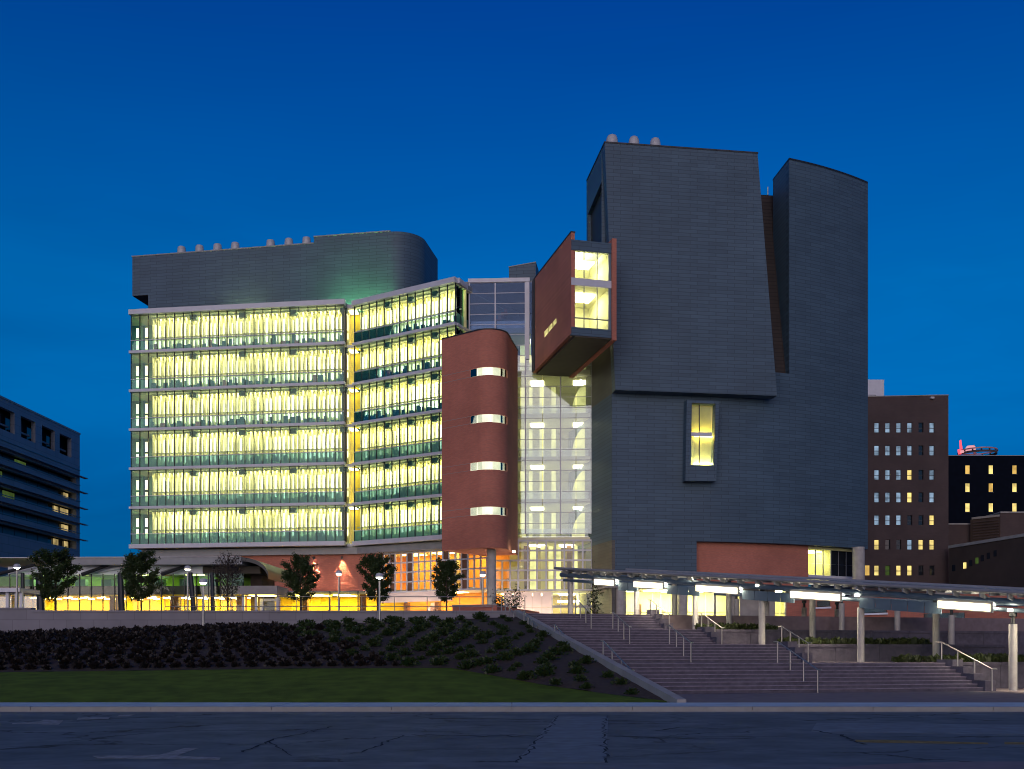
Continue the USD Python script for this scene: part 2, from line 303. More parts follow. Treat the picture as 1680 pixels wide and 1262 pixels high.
marking('lane_dash', [(196, 1173.5), (222, 1172.5), (212, 1175.5), (192, 1176)], 'white_paint', 0.008, 'short faded white dash nearest the far kerb')

def crack(pts, seed, w=.028):
    r = random.Random(seed); g = [gpt(*p) for p in pts]; q = []
    for a, b in zip(g[:-1], g[1:]):
        n = max(2, int(np.linalg.norm(b - a) / .22))
        for i in range(n): q.append(a + (b - a) * i / n + np.array([r.gauss(0, .04), r.gauss(0, .10)]))
    q.append(g[-1]); v, f = [], []
    for i, c in enumerate(q):
        t = q[min(i + 1, len(q) - 1)] - q[max(i - 1, 0)]; t = t / np.linalg.norm(t); nrm = np.array([-t[1], t[0]]) * w * r.uniform(.25, .9)
        v += [(*(c - nrm), .0065), (*(c + nrm), .0065)]
        if i: k = 2 * i; f += [[k - 2, k, k + 1], [k - 2, k + 1, k - 1]]
    return np.array(v), np.array(f)
for i, (pts, w, lab) in enumerate((
    ([(916, 1175), (903, 1190), (884, 1212), (868, 1232), (848, 1252)], .035, 'long slanting crack along the left edge of the lighter patch'),
    ([(996, 1175), (991, 1192), (993, 1225), (995, 1252)], .03, 'straight crack along the right edge of the lighter patch'),
    ([(700, 1206), (790, 1207), (880, 1209)], .07, 'sideways crack running up to the lighter patch'),
    ([(396, 1234), (430, 1222), (448, 1213), (500, 1203), (545, 1192)], .04, 'branching crack right of the lane marking'),
    ([(1000, 1208), (1060, 1210), (1150, 1213), (1240, 1211)], .07, 'sideways crack right of the lighter patch'),
    ([(118, 1216), (190, 1208), (256, 1203)], .05, 'crack near the turn arrow at the left'),
    ([(578, 1238), (612, 1228), (640, 1214), (662, 1207)], .035, 'short slanting crack left of the middle'),
    ([(440, 1216), (460, 1228), (478, 1240)], .03, 'small side crack right of the lane marking'),
    ([(1340, 1199), (1375, 1206), (1420, 1222)], .05, 'crack by the yellow line'),
    ([(1180, 1196), (1120, 1194), (1075, 1199)], .06, 'faint crack below the stairs'))):
    struct('road_crack', crack(pts, 90 + i, w), 'crack_tar', lab)

# stairs: local frame (s right along the steps, t up the flight)
TH = math.radians(14.0); O = np.array([5.6, 34.0]); U = np.array([math.cos(TH), math.sin(TH)]); V = np.array([-math.sin(TH), math.cos(TH)])
def L(s, t): q = O + s * U + t * V; return (q[0], q[1])
def lbox(mb, s0, s1, t0, t1, z0, z1):
    a = [L(s0, t0), L(s1, t0), L(s1, t1), L(s0, t1)]; return mb.hexa([(x, y, z0) for x, y in a] + [(x, y, z1) for x, y in a])
FLIGHTS = [(7.0, .15, 8, 17.0), (15.0, 1.35, 6, 12.8), (21.0, 2.25, 6, 11.0), (26.0, 3.15, 7, 10.0)]   # foot t, foot z, risers, right end s
RUN = 0.36
struct('forecourt', MB().prism([L(-.2, -.1), (60, 33.95), (60, 48.0), L(45, 9.8), L(0, 9.8)], -0.05, 0.146), 'paving', 'reddish paved forecourt at the foot of the stairs')
PL_FRONT = [(-120.0, 57.6), (0.25, 59.9)]
struct('plaza', MB().prism([(-150, 58.2), (-1.2, 60.6)] + [L(0, 28.54), L(60, 28.54), (170, 90), (260, 320), (-260, 320), (-260, 58)], -1.0, 4.2), 'paving', 'raised paved plaza in front of the buildings')
terr = {}
for k, (t0, z0, n, se) in enumerate(FLIGHTS[:3]):
    te = t0 + n * RUN; ze = z0 + n * .15
    terr[k] = struct('terrace', lbox(MB(), 0.0, 60, te, FLIGHTS[k + 1][0] + FLIGHTS[k + 1][2] * RUN - .002, -0.5, ze), 'paving', ['lowest', 'middle', 'uppermost'][k] + ' paved terrace and landing beside the stairs')
    for j in range(11):
        s0 = se + .6 + j * 2.6
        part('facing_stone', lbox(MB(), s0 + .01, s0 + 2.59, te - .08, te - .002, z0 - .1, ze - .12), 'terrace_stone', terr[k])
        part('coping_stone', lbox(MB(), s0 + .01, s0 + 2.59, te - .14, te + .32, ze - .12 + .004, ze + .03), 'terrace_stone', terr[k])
stair = thing('stairway', 'wide purple-grey stone stairway of four flights climbing to the plaza', 'stairs')
for k, (t0, z0, n, se) in enumerate(FLIGHTS):
    te = t0 + n * RUN
    for j in range(n):
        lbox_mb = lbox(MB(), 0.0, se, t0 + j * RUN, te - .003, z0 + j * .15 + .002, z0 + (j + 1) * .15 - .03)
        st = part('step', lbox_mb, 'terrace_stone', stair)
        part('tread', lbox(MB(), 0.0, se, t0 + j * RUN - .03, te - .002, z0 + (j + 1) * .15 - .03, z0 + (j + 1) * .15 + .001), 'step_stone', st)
    m = MB()
    for j in range(0, n, 2): lbox(m, se + .002, se + .55, t0 + j * RUN - .15, te + .25, z0 + j * .15 - .05 if j == 0 else z0 + j * .15 + .155, z0 + j * .15 + .45)
    part('side_wall', m, 'terrace_stone', stair)
# cheek wall along the planted slope
c0, c1 = np.array([5.55, 33.9, .15]), np.array([.30, 60.3, 4.2])
m = MB(); d = (c1 - c0)[:2]; d /= np.linalg.norm(d); w = np.array([d[1], -d[0]]) * .16
p = [c0[:2] - w, c0[:2] + w, c1[:2] + w, c1[:2] - w]
m.hexa([(p[0][0], p[0][1], -.2), (p[1][0], p[1][1], -.2), (p[2][0], p[2][1], 3.0), (p[3][0], p[3][1], 3.0), (p[0][0], p[0][1], .25), (p[1][0], p[1][1], .25), (p[2][0], p[2][1], 4.32), (p[3][0], p[3][1], 4.32)])
part('cheek_wall', m, 'concrete', stair)
# handrails
LBL = ['at the foot', 'second up', 'third up', 'at the top']
for k, (t0, z0, n, se) in enumerate(FLIGHTS):
    te = t0 + n * RUN; ze = z0 + n * .15
    for q, (sp, where) in enumerate(((.75, 'by the planted slope'), (se * .5 + .4, 'in the middle of the stairs'), (se + .27, 'by the canopy columns'))):
        lift = .3 if q == 2 else 0.0
        t = thing('handrail', f'steel handrail on slim posts {where}, flight {LBL[k]}', 'handrail', 'handrails on the stairway')
        zf = lambda tt: z0 + (tt - t0) / (te - t0) * (ze - z0)
        a, b = (t0 - .25, z0 + .95), (te + .25, ze + .95)
        m = MB(); xa, ya = L(sp, a[0]); xb, yb = L(sp, b[0]); xe, ye = L(sp, b[0] + .35); xs, ys = L(sp, a[0] - .3)
        m.tube((xa, ya, a[1]), (xb, yb, b[1]), .028); m.tube((xb, yb, b[1]), (xe, ye, b[1]), .028); m.tube((xs, ys, a[1]), (xa, ya, a[1]), .028)
        part('rail', m, 'steel', t)
        for i in range(4):
            tt = a[0] + (b[0] - a[0]) * i / 3; zr = a[1] + (b[1] - a[1]) * i / 3; x, y = L(sp, tt)
            part('post', MB().tube((x, y, zr - .98), (x, y, zr), .034, n=8), 'steel', t)

# lawn, planted slope and retaining wall
def poly_at(pts, u):
    pts = np.asarray(pts); n = len(pts) - 1; i = min(int(u * n), n - 1); f = u * n - i; return pts[i] * (1 - f) + pts[i + 1] * f
B = [at(-560, 1110, 47), at(-280, 1106, 45.5), at(0, 1103, 44.5), at(250, 1100, 44.2), at(500, 1097, 44), at(740, 1096, 44), at(900, 1125, 39.3), at(1000, 1139, 36.7), at(1093, 1150, 34.8)]
T = [at(-560, 1070, 57.6), at(-280, 1058, 57.9), at(0, 1045, 58.2), at(180, 1038, 58.5), at(360, 1031, 58.8), at(540, 1024, 59.1), at(650, 1020, 59.3), at(740, 1017, 59.5), at(848, 1012, 59.9)]
def bed_point(u, v):
    b, t = poly_at(B, u), poly_at(T, u); p = b * (1 - v) + t * v; p[2] += .35 * math.sin(math.pi * v) * min(1, (1 - u) * 5); return p
def sheet(fn, nu, nv):
    v = np.array([[fn(i / nu, j / nv) for j in range(nv + 1)] for i in range(nu + 1)]).reshape(-1, 3); f = []
    for i in range(nu):
        for j in range(nv):
            a = i * (nv + 1) + j; f += [[a, a + nv + 1, a + nv + 2], [a, a + nv + 2, a + 1]]
    return v, np.array(f)
def lawn_point(u, v):
    b = poly_at(B, u); f = np.array([b[0], 33.95, .15]); p = f * (1 - v) + b * v; p[2] += .05 * math.sin(3.14 * v) * math.sin(u * 23); return p
vb, fb = sheet(bed_point, 160, 40)
vb[:, 2] += (meshkit.fbm(vb * 1.6, 3, 4) - .5) * .12
struct('mulch_bed', (vb, fb), 'mulch', 'dark mulch slope planted with rows of shrubs', smooth=True)
struct('lawn', sheet(lawn_point, 160, 24), 'lawn_grass', 'green mown lawn between the sidewalk and the planted slope', smooth=True)
wall = thing('retaining_wall', 'long grey-violet stone retaining wall edging the plaza above the slope', 'wall')
def wpt(x, o=0.0):
    f = (x + 120) / 120.25; return (x, 57.6 + 2.3 * f + o)
m = MB()
for x0, x1, zt in ((-120, -27.0, 4.42), (-27.0, .3, 4.27)):
    a, b = wpt(x0), wpt(x1); m.hexa([(a[0], a[1], 0), (b[0], b[1], 0), (b[0], b[1] + .5, 0), (a[0], a[1] + .5, 0), (a[0], a[1], zt - .12), (b[0], b[1], zt - .12), (b[0], b[1] + .5, zt - .12), (a[0], a[1] + .5, zt - .12)])
part('wall_body', m, 'stone_wall', wall)
for i in range(26):
    x0 = -48 + i * 1.86; zt = 4.42 if x0 < -28 else 4.27; a, b = wpt(x0 + .006), wpt(min(x0 + 1.854, .29))
    part('coping_stone', MB().hexa([(a[0], a[1] - .05, zt - .118), (b[0], b[1] - .05, zt - .118), (b[0], b[1] + .55, zt - .118), (a[0], a[1] + .55, zt - .118), (a[0], a[1] - .05, zt), (b[0], b[1] - .05, zt), (b[0], b[1] + .55, zt), (a[0], a[1] + .55, zt)]), 'stone_wall', wall)

# ================================================================ lab wings of glass
ZS = [13.56, 17.93, 22.26, 26.60, 30.93, 35.24, 39.54]; ZTOP = 40.08
def lab_facade(T_, pl, s0, s1, lit0, lit1, bay, seed, fin=-1.2):
    r = random.Random(seed); nb = max(1, round((s1 - s0) / bay)); bw = (s1 - s0) / nb
    for k in range(6):
        za, zb = ZS[k] + (.46 if k == 0 else .29), ZS[k + 1]
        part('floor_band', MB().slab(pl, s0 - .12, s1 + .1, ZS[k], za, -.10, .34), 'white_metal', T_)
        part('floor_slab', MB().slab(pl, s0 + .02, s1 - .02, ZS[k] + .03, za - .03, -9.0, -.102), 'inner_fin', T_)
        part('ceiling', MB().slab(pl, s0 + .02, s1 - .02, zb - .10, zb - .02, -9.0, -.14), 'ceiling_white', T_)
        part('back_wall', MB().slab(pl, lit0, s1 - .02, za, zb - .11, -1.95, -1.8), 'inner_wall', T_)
        if lit0 > s0: part('end_wall', MB().slab(pl, s0 + .3, lit0 - .01, za, zb - .11, -3.4, -3.2), 'inner_teal', T_)
        part('transom', MB().slab(pl, s0, s1, za + 1.12, za + 1.19, .035, .16), 'white_metal', T_)
        m = MB(); m2 = MB(); x = lit0; i = 0
        while x < lit1:
            g = x + .27; h = zb - za - .14; cut = za + h * .40; v = r.random()
            st = MB(); wv = .12 + .06 * v
            st.slab(pl, g - wv, g + wv, cut + .25, zb - .5 - .3 * r.random(), -1.79, -1.68); st.slab(pl, g - wv, g + wv, za + .75 + .25 * r.random(), cut - .05, -1.79, -1.68)
            part('wall_glow_strip', st, ('strip_glow_a', 'strip_glow_b', 'strip_glow_c')[int(v * 2.99)], T_)  # bright wall between fins, its lamplight put in as glow
            m.slab(pl, x - .075, x + .075, za + .01, zb - .12, -1.78, fin); x += .502; i += 1
        part('wall_fins', m, 'inner_fin', T_, kind='stuff')
        part('lamp_valance', MB().slab(pl, max(lit0, s0) + .1, s1 - .05, zb - .27, zb - .104, -.74, -.70), 'inner_fin', T_)
        part('ceiling_lamps', MB().slab(pl, lit0 + .4, s1 - .5, zb - .125, zb - .104, -1.0, -.86), 'room_lamp', T_)
        part('shade_rail', MB().slab(pl, lit0, s1 - .03, za + (zb - za) * .40, za + (zb - za) * .40 + .16, -1.04, -1.0), 'inner_fin', T_)
        n = int((s1 - lit0) / .42)
        c, cr = MB(), MB()
        for q in range(n):
            x = lit0 + (s1 - lit0 - .5) * q / n + r.uniform(0, .3); w_ = r.uniform(.12, .5); h = r.choice((.3, .45, .55, .7, .85, 1.05)) * (1.0 if r.random() < .8 else 1.25); o = r.uniform(-.85, -.35)
            (cr if r.random() < .06 else c).slab(pl, x, x + w_, za + .002, za + h, o - .25, o)
        part('lab_equipment', c, 'lab_clutter', T_, kind='stuff'); part('lab_boxes', cr, 'red_plastic', T_, kind='stuff') if cr.n else None
        for q in range(4):
            x = s0 + (s1 - s0) * (.27 + .235 * q)
            if x < s1 - .6: part('ceiling_unit', MB().slab(pl, x, x + .75, zb - .62, zb - .14, -.95, -.45), 'lab_clutter', T_)
        door = MB().slab(pl, s0 + .42, s0 + .72, za + .9, za + 2.0, -2.4, -2.3).slab(pl, s0 + .42, s0 + .72, za + 2.25, zb - .7, -2.4, -2.3)
        part('lit_corner_door', door, 'strip_glow_b', T_)  # lit door at the corner, its light put in as glow
        for i in range(nb):
            a, b = s0 + i * bw, s0 + (i + 1) * bw
            part('vision_pane', MB().slab(pl, a + .012, b - .012, za + 1.19, zb, 0, .025), 'lab_glass', T_)
            part('lower_pane', MB().slab(pl, a + .012, b - .012, za, za + 1.12, 0, .025), 'teal_glass' if k < 3 else 'clear_low_glass', T_)
            part('mullion', MB().slab(pl, a - .028, a + .028, za, zb, -.06, .11), 'dark_metal', T_)
        part('mullion', MB().slab(pl, s1 - .05, s1 + .006, za, zb, -.06, .11), 'dark_metal', T_)
    part('roof_fascia', MB().slab(pl, s0 - .14, s1 + .12, ZS[6], ZTOP, -.10, .42), 'white_metal', T_)
    part('roof', MB().slab(pl, s0, s1, ZS[6] + .02, ZTOP - .12, -14, -.102), 'grey_metal', T_)
    part('rear_wall', MB().slab(pl, s0, s1, ZS[0], ZS[6], -9.3, -9.05), 'inner_teal', T_)
W1 = Wall(565, 112.0, -8.0); W2 = Wall(582, 112.5, -32.0)
wing = thing('glass_wing', 'six-storey glass laboratory wing glowing yellow, widest facade on the left', 'building')
s0 = W1.s(215.5)
lab_facade(wing, W1, s0, 0.0, s0 + 1.9, -.35, 1.02, 1)
# end wall of glass on the left, slot to the next wing
for k in range(6):
    za, zb = ZS[k] + .3, ZS[k + 1]
    e = Wall.__new__(Wall); e.o = np.array(W1.P(s0, 0)[:2]); e.d = -W1.n; e.n = -W1.d
    for i in range(3): part('end_pane', MB().slab(e, .1 + i * 2.9, 2.95 + i * 2.9, za, zb, -.03, 0), 'lab_glass', wing)
SL = Wall(565, 113.2, -4.0); sa, sb = SL.s(566), SL.s(583)
for k in range(6):
    za, zb = ZS[k] + .3, ZS[k + 1]
    part('slot_band', MB().slab(SL, sa, sb, ZS[k] - .02, za - .02, -.1, .2), 'white_metal', wing)
    part('slot_pane', MB().slab(SL, sa + .25, (sa + sb) / 2 + .1, za, zb, 0, .02), 'clear_glass', wing)
    part('slot_pane', MB().slab(SL, (sa + sb) / 2 + .14, sb, za, zb, 0, .02), 'lab_glass', wing)
    part('slot_wall', MB().slab(SL, sa, sb + .3, za, zb - .02, -2.2, -2.0), 'pavilion_wall', wing)
    part('slot_lamp', MB().slab(SL, sa + .3, sb, zb - .10, zb - .06, -1.6, -.5), 'atrium_lamp', wing)
part('slot_pillar', MB().slab(SL, sa - .25, sa + .2, ZS[0], ZTOP - .1, -.3, .35), 'dark_metal', wing)
part('slot_cap', MB().slab(SL, sa, sb + .1, ZS[6] - .03, ZTOP - .16, -3, .2), 'white_metal', wing)
for px, hw, mt in ((365, 1.6, 'roof_yellow'), (545, 1.5, 'roof_green'), (587, 1.8, 'roof_green')):
    s = W1.s(px)
    f = part('roof_floodlight', MB().slab(W1, s - hw, s + hw, ZTOP - .12, ZTOP - .02, -5.2, -4.4), 'dark_metal', wing)
    part('lens', MB().slab(W1, s - hw + .05, s + hw - .05, ZTOP - .018, ZTOP + .0, -5.15, -4.45), mt, f)
wing2 = thing('angled_glass_wing', 'six-storey glass laboratory wing turned at an angle beside the brick stair tower', 'building')
s1 = W2.s(748)
lab_facade(wing2, W2, 0.0, s1, -.5, s1 - .4, 1.02, 2, -1.55)
R2 = Wall.__new__(Wall); R2.o = np.array(W2.P(s1, 0)[:2]); a = math.radians(68); R2.d = np.array([math.cos(a), math.sin(a)]); R2.n = np.array([math.sin(a), -math.cos(a)])
for k in range(6):
    za, zb = ZS[k] + .3, ZS[k + 1]
    part('side_band', MB().slab(R2, .12, 3.1, ZS[k] + .01, za - .01, -.3, .2), 'white_metal', wing2)
    for i in range(3):
        part('side_pane', MB().slab(R2, .1 + i, 1.06 + i, za + 1.1, zb, 0, .025), 'lab_glass', wing2); part('side_lower_pane', MB().slab(R2, .1 + i, 1.06 + i, za, za + 1.08, 0, .025), 'teal_glass', wing2)
        part('side_mullion', MB().slab(R2, 1.06 + i, 1.11 + i, za, zb, -.05, .1), 'dark_metal', wing2)
part('side_fascia', MB().slab(R2, .1, 3.2, ZS[6] + .01, ZTOP - .01, -.3, .38), 'white_metal', wing2)
part('side_roof', MB().prism([R2.P(0, 0, -.2)[:2], R2.P(3.1, 0, -.2)[:2], W2.P(s1 - 6, 0, -6)[:2], W2.P(s1 - 6, 0, -.5)[:2]], ZS[6] + .03, ZTOP - .14), 'grey_metal', wing2)

# mechanical penthouse on the roof
PH = Wall(515, 119.0, -10.2)
pent = thing('roof_penthouse', 'long grey metal-clad penthouse with rounded right end on the glass wing roof', 'building')
zt1, zt2 = PH.z(515, 400), PH.z(515, 389.5)
rad = 3.25; sR = PH.back(-rad).s(698) - rad
body = [PH.q(217, 485.5), (PH.s(243), PH.z(217, 485.5)), (PH.s(243), ZTOP - .1), (sR, ZTOP - .1), (sR, zt2), (PH.s(515), zt2), (PH.s(515), zt1), (PH.s(217), zt1)]
m = MB().face(PH, body, -9.0, 0.0)
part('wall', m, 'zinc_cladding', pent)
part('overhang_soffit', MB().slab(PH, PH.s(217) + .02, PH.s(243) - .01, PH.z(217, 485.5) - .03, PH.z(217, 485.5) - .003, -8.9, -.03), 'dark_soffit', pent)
arc = [PH.P(sR, 0, 0)[:2]] + [PH.P(sR + rad * math.sin(t), 0, -rad + rad * math.cos(t))[:2] for t in np.linspace(0, math.pi / 2, 15)[1:]] + [PH.P(sR + rad, 0, -9.0)[:2], PH.P(sR, 0, -9.0)[:2]]
part('rounded_end', MB().prism(arc, ZTOP - .1, zt2), 'zinc_cladding', pent, smooth=30)
m = MB().slab(PH, PH.s(217) - .06, PH.s(515) - .03, zt1 + .002, zt1 + .14, -.3, .06); part('coping', m, 'grey_metal', pent)
part('coping', MB().slab(PH, PH.s(515) - .05, sR, zt2 + .002, zt2 + .14, -.3, .06), 'grey_metal', pent)
for px in (298, 327.5, 357, 386, 444, 474, 503):
    s = PH.back(-3.0).s(px); x, y, _ = PH.P(s, 0, -3.0)
    part('vent', MB().lathe([(.55, zt1 - .3), (.52, zt1 + 1.55), (.46, zt1 + 1.95), (.38, zt1 + 2.04), (.02, zt1 + 2.06)], x, y, 14), 'vent_metal', pent, smooth=35)

# ---------------------------------------------------------------- podium under the wings
G1 = W1.back(-1.4); G2 = W2.back(-1.3)
pod = thing('podium', 'red brick base storey with soffit band and lit ground-floor glazing under the glass wings', 'building')
jx = G1.s(588)
fa = [(G1.P(G1.s(236), 0, .55)[:2]), (G1.P(jx, 0, .55)[:2]), G2.P(G2.s(760), 0, .55)[:2], G2.P(G2.s(760), 0, -6)[:2], G1.P(jx, 0, -9)[:2], G1.P(G1.s(236), 0, -9)[:2]]
part('soffit_band', MB().prism(fa, 12.72, 13.45), 'grey_metal', pod)
br = [(G1.P(G1.s(232), 0, 0)[:2]), (G1.P(jx, 0, 0)[:2]), G2.P(G2.s(628), 0, 0)[:2], G2.P(G2.s(628), 0, -.4)[:2], (G1.P(jx, 0, -.42)[:2]), G1.P(G1.s(232), 0, -.4)[:2]]
part('brick_wall', MB().prism(br, 8.75, 12.715), 'red_brick', pod)
part('ceiling', MB().prism([G1.P(G1.s(-60), 0, -.45)[:2], G1.P(jx, 0, -.45)[:2], G2.P(G2.s(770), 0, -.45)[:2], G2.P(G2.s(770), 0, -7)[:2], G1.P(jx, 0, -8)[:2], G1.P(G1.s(-60), 0, -8)[:2]], 8.4, 8.7), 'ceiling_white', pod)
part('rear_wall', MB().slab(G1, G1.s(-60), G1.s(640), 4.2, 8.39, -6.4, -6.2), 'pavilion_wall', pod)
part('rear_wall', MB().slab(G2, G2.s(622), G2.s(800), 4.2, 8.39, -5.2, -5.0), 'orange_wall', pod)
for px in (470, 512, 555):
    s = G1.s(px); part('ceiling_lamp', MB().slab(G1, s - .9, s + .9, 8.33, 8.38, -4.2, -1.0), 'yellow_lamp', pod)
for px in (250, 320, 390): part('ceiling_lamp', MB().slab(G1, G1.s(px) - .6, G1.s(px) + .6, 8.33, 8.38, -4, -3), 'yellow_lamp', pod)
for px in (650, 690, 728): s = G2.s(px); part('ceiling_lamp', MB().slab(G2, s - .8, s + .8, 8.33, 8.38, -3.4, -1.4), 'orange_lamp', pod)
for i in range(13):
    a, b = G1.s(402 + i * 15.4), G1.s(402 + (i + 1) * 15.4)
    part('shop_pane', MB().slab(G1, a + .03, b - .03, 4.2, 8.7, -.2, -.17), 'clear_glass', pod)
    if i % 3 == 0: part('shop_mullion', MB().slab(G1, a - .05, a + .05, 4.2, 8.7, -.24, -.1), 'dark_metal', pod)
part('shop_transom', MB().slab(G1, G1.s(402), G1.s(601), 6.35, 6.44, -.24, -.1), 'white_metal', pod)
for px in (516, 562):                                                   # brick uplighters
    s = G1.s(px)
    x, y, _ = G1.P(s, 0, .24)
    h = part('wall_light', MB().lathe([(.10, 12.22), (.11, 12.22), (.11, 12.5), (.001, 12.5), (.001, 12.48), (.10, 12.48), (.10, 12.22)], x, y, 14), 'dark_metal', pod)
    part('lens', MB().lathe([(.001, 12.46), (.095, 12.46), (.095, 12.475), (.001, 12.475)], x, y, 12), 'uplight_warm', h)
for px in (495, 590): s = G1.s(px); part('pillar', MB().slab(G1, s - .3, s + .3, 4.2, 8.4, -1.6, -1.0), 'wood_panel', pod)
# gridded curtain wall below the angled wing
def grid(T_, pl, sl, zl, m_frame, o=0.0, w=.09, wood=(), glass='clear_glass'):
    for i in range(len(sl) - 1):
        for j in range(len(zl) - 1):
            mt = 'wood_panel' if (i, j) in wood else glass
            part('wood_infill' if (i, j) in wood else 'grid_pane', MB().slab(pl, sl[i] + w, sl[i + 1] - w, zl[j] + w, zl[j + 1] - w, o - .03, o), mt, T_)
    for s in sl: part('grid_post', MB().slab(pl, s - w, s + w, zl[0] - w, zl[-1] + w, o - .08, o + .08), m_frame, T_)
    for z in zl: part('grid_rail', MB().slab(pl, sl[0] - w, sl[-1] + w, z - w, z + w, o - .1, o + .095), m_frame, T_)
zl = [8.45, 9.5, 10.53, 11.56, 12.6]
sl = [G2.s(630) + i * .785 for i in range(int((G2.s(806) - G2.s(630)) / .785) + 1)]
wood = {(i, j) for i in (1, 4, 10, 13) for j in range(4)}
grid(pod, G2, sl, zl, 'white_metal', 0.0, .075, wood)
part('hall_ceiling', MB().slab(G2, sl[0] - 1, sl[-1], 12.62, 12.7, -5, -.2), 'ceiling_white', pod)
part('hall_wall', MB().slab(G2, sl[0] - 1, sl[-1], 8.75, 12.6, -4.4, -4.2), 'orange_wall', pod)
part('hall_wall', MB().slab(G2, sl[0] - 1.2, sl[0] - 1, 8.75, 12.6, -4.2, -.2), 'orange_wall', pod)
for i in range(3):
    s = sl[0] + 1.2 + i * 3.9; part('hall_lamp', MB().slab(G2, s, s + 2.2, 12.56, 12.61, -3.2, -1.4), 'orange_lamp', pod)
part('lower_panel', MB().slab(G2, sl[0] - .6, G2.s(742), 7.35, 8.36, -.06, .05), 'pink_panel', pod)
part('added_panel_light', MB().slab(G2, sl[0], G2.s(735), 4.22, 4.32, 1.6, 1.75), 'added_wash', pod)  # added strip that lightens the lower panel from outside, no known fixture
for px in (655, 706): s = G2.s(px); part('inner_column', MB().slab(G2, s - .25, s + .25, 4.2, 7.34, -1.6, -1.1), 'wood_panel', pod)
m = MB()
for k in range(5): s = sl[0] + 3.0 + k * .5; m.slab(G2, s, s + .52, 5.0 + k * .45, 5.5 + k * .45, -2.6, -1.7)
part('inner_stair', m, 'pink_panel', pod)

# ---------------------------------------------------------------- round-ended brick stair tower
BT = Wall(725, 100.0, -38.0)
tower = thing('brick_stair_tower', 'red brick stair tower with rounded end and four bright slit windows, on a round column', 'building')
sf = BT.s(783); rB = 1.8
cen = np.array(BT.P(sf, 0, -rB)[:2]); a0, a1 = math.radians(-128), math.radians(-10)
def tower_path(o=0.0, n=16):
    pts = [np.array(BT.P(0, 0, o)[:2]), np.array(BT.P(sf, 0, o)[:2])]
    pts += [cen + (rB + o) * np.array([math.cos(a), math.sin(a)]) for a in np.linspace(a0, a1, n)[1:]]
    d = np.array([-math.sin(a1), math.cos(a1)]); pts.append(pts[-1] + d * 5.5); return pts
ZTB, ZTT = 11.75, 32.15
winz = []
for py in (607.5, 684, 761, 834.5): zc_ = BT.z(772, py + 5); winz.append((zc_ - .40, zc_ + .36))
outer, inner = tower_path(), tower_path(-.35)
full = outer + [np.array(BT.P(0, 0, -6.5)[:2])]
# arc-length cutting: window runs from px 771 on the flat round to the far side of the curve
cut_s = BT.s(771.5)
arc_a = a1 - math.radians(8)
def win_path(o):
    pts = [np.array(BT.P(cut_s, 0, o)[:2]), np.array(BT.P(sf, 0, o)[:2])] + [cen + (rB + o) * np.array([math.cos(a), math.sin(a)]) for a in np.linspace(a0, arc_a, 14)[1:]]; return pts
wo, wi = win_path(0.02), win_path(-.35)
hole = Polygon([tuple(p) for p in win_path(.5)] + [tuple(p) for p in reversed(win_path(-.6))])
solid = Polygon([tuple(p) for p in full]).buffer(0)
core = solid.difference(hole)
m = MB(); zcur = ZTB
def prism_poly(mb, poly, z0, z1):
    for g in getattr(poly, 'geoms', [poly]):
        mm = trimesh.creation.extrude_polygon(g, z1 - z0, engine='earcut'); mb.add(np.array(mm.vertices) + (0, 0, z0), mm.faces)
for z0, z1 in sorted(winz) + [(ZTT, ZTT)]:
    prism_poly(m, solid, zcur, z0)
    if z1 > z0: prism_poly(m, core, z0, z1)
    zcur = z1
part('brick_wall', m, 'red_brick', tower, smooth=35)
for k, (z0, z1) in enumerate(winz):
    lo, hi = win_path(-.02), win_path(-.05)
    L_ = np.cumsum([0] + [np.linalg.norm(lo[i + 1] - lo[i]) for i in range(len(lo) - 1)])
    cuts = [0, .19, .52, .86, 1.0]
    for c in range(4):
        f0, f1 = cuts[c] * L_[-1] + .03, cuts[c + 1] * L_[-1] - .03
        ii = sorted({f0, f1} | {x for x in L_ if f0 < x < f1})
        pa = [np.array([np.interp(x, L_, [p[0] for p in lo]), np.interp(x, L_, [p[1] for p in lo])]) for x in ii]; pb = [np.array([np.interp(x, L_, [p[0] for p in hi]), np.interp(x, L_, [p[1] for p in hi])]) for x in ii]
        part('window_pane', MB().prism([tuple(p) for p in pa] + [tuple(p) for p in reversed(pb)], z0 + .02, z1 - .02), 'frosted_glass', tower)
    b_, c_ = win_path(-.08), win_path(-.12)
    part('window_lamp', MB().prism([tuple(p) for p in b_] + [tuple(p) for p in reversed(c_)], z0 + .02, z1 - .02), 'drum_glow', tower)
m = MB()
for k, (z0, z1) in enumerate(winz):
    for z in (z0 + .02, z1 - .06): part('pale_brick_line', MB().slab(BT, .02, cut_s - .05, z, z + .035, .002, .02), 'concrete', tower)
x, y = at(806.5, 905, 98.6)[:2]
part('column', MB().lathe([(.43, 4.2), (.43, 11.74)], x, y, 24), 'concrete_column', tower, smooth=35)
part('column_light', MB().box(x - .9, x - .7, y - 1.6, y - 1.4, 4.9, 5.0).box(x - .82, x - .78, y - 1.52, y - 1.48, 4.2, 4.9), 'column_flood', tower)
part('soffit_lamp', MB().box(x + 2.0, x + 2.25, y + .6, y + .85, 11.55, 11.7), 'downlight', tower)
# coping
op = tower_path(.05); ip = tower_path(-.3)
part('coping', MB().prism([tuple(p) for p in op] + [tuple(p) for p in reversed(ip)], ZTT + .002, ZTT + .12), 'dark_metal', tower)

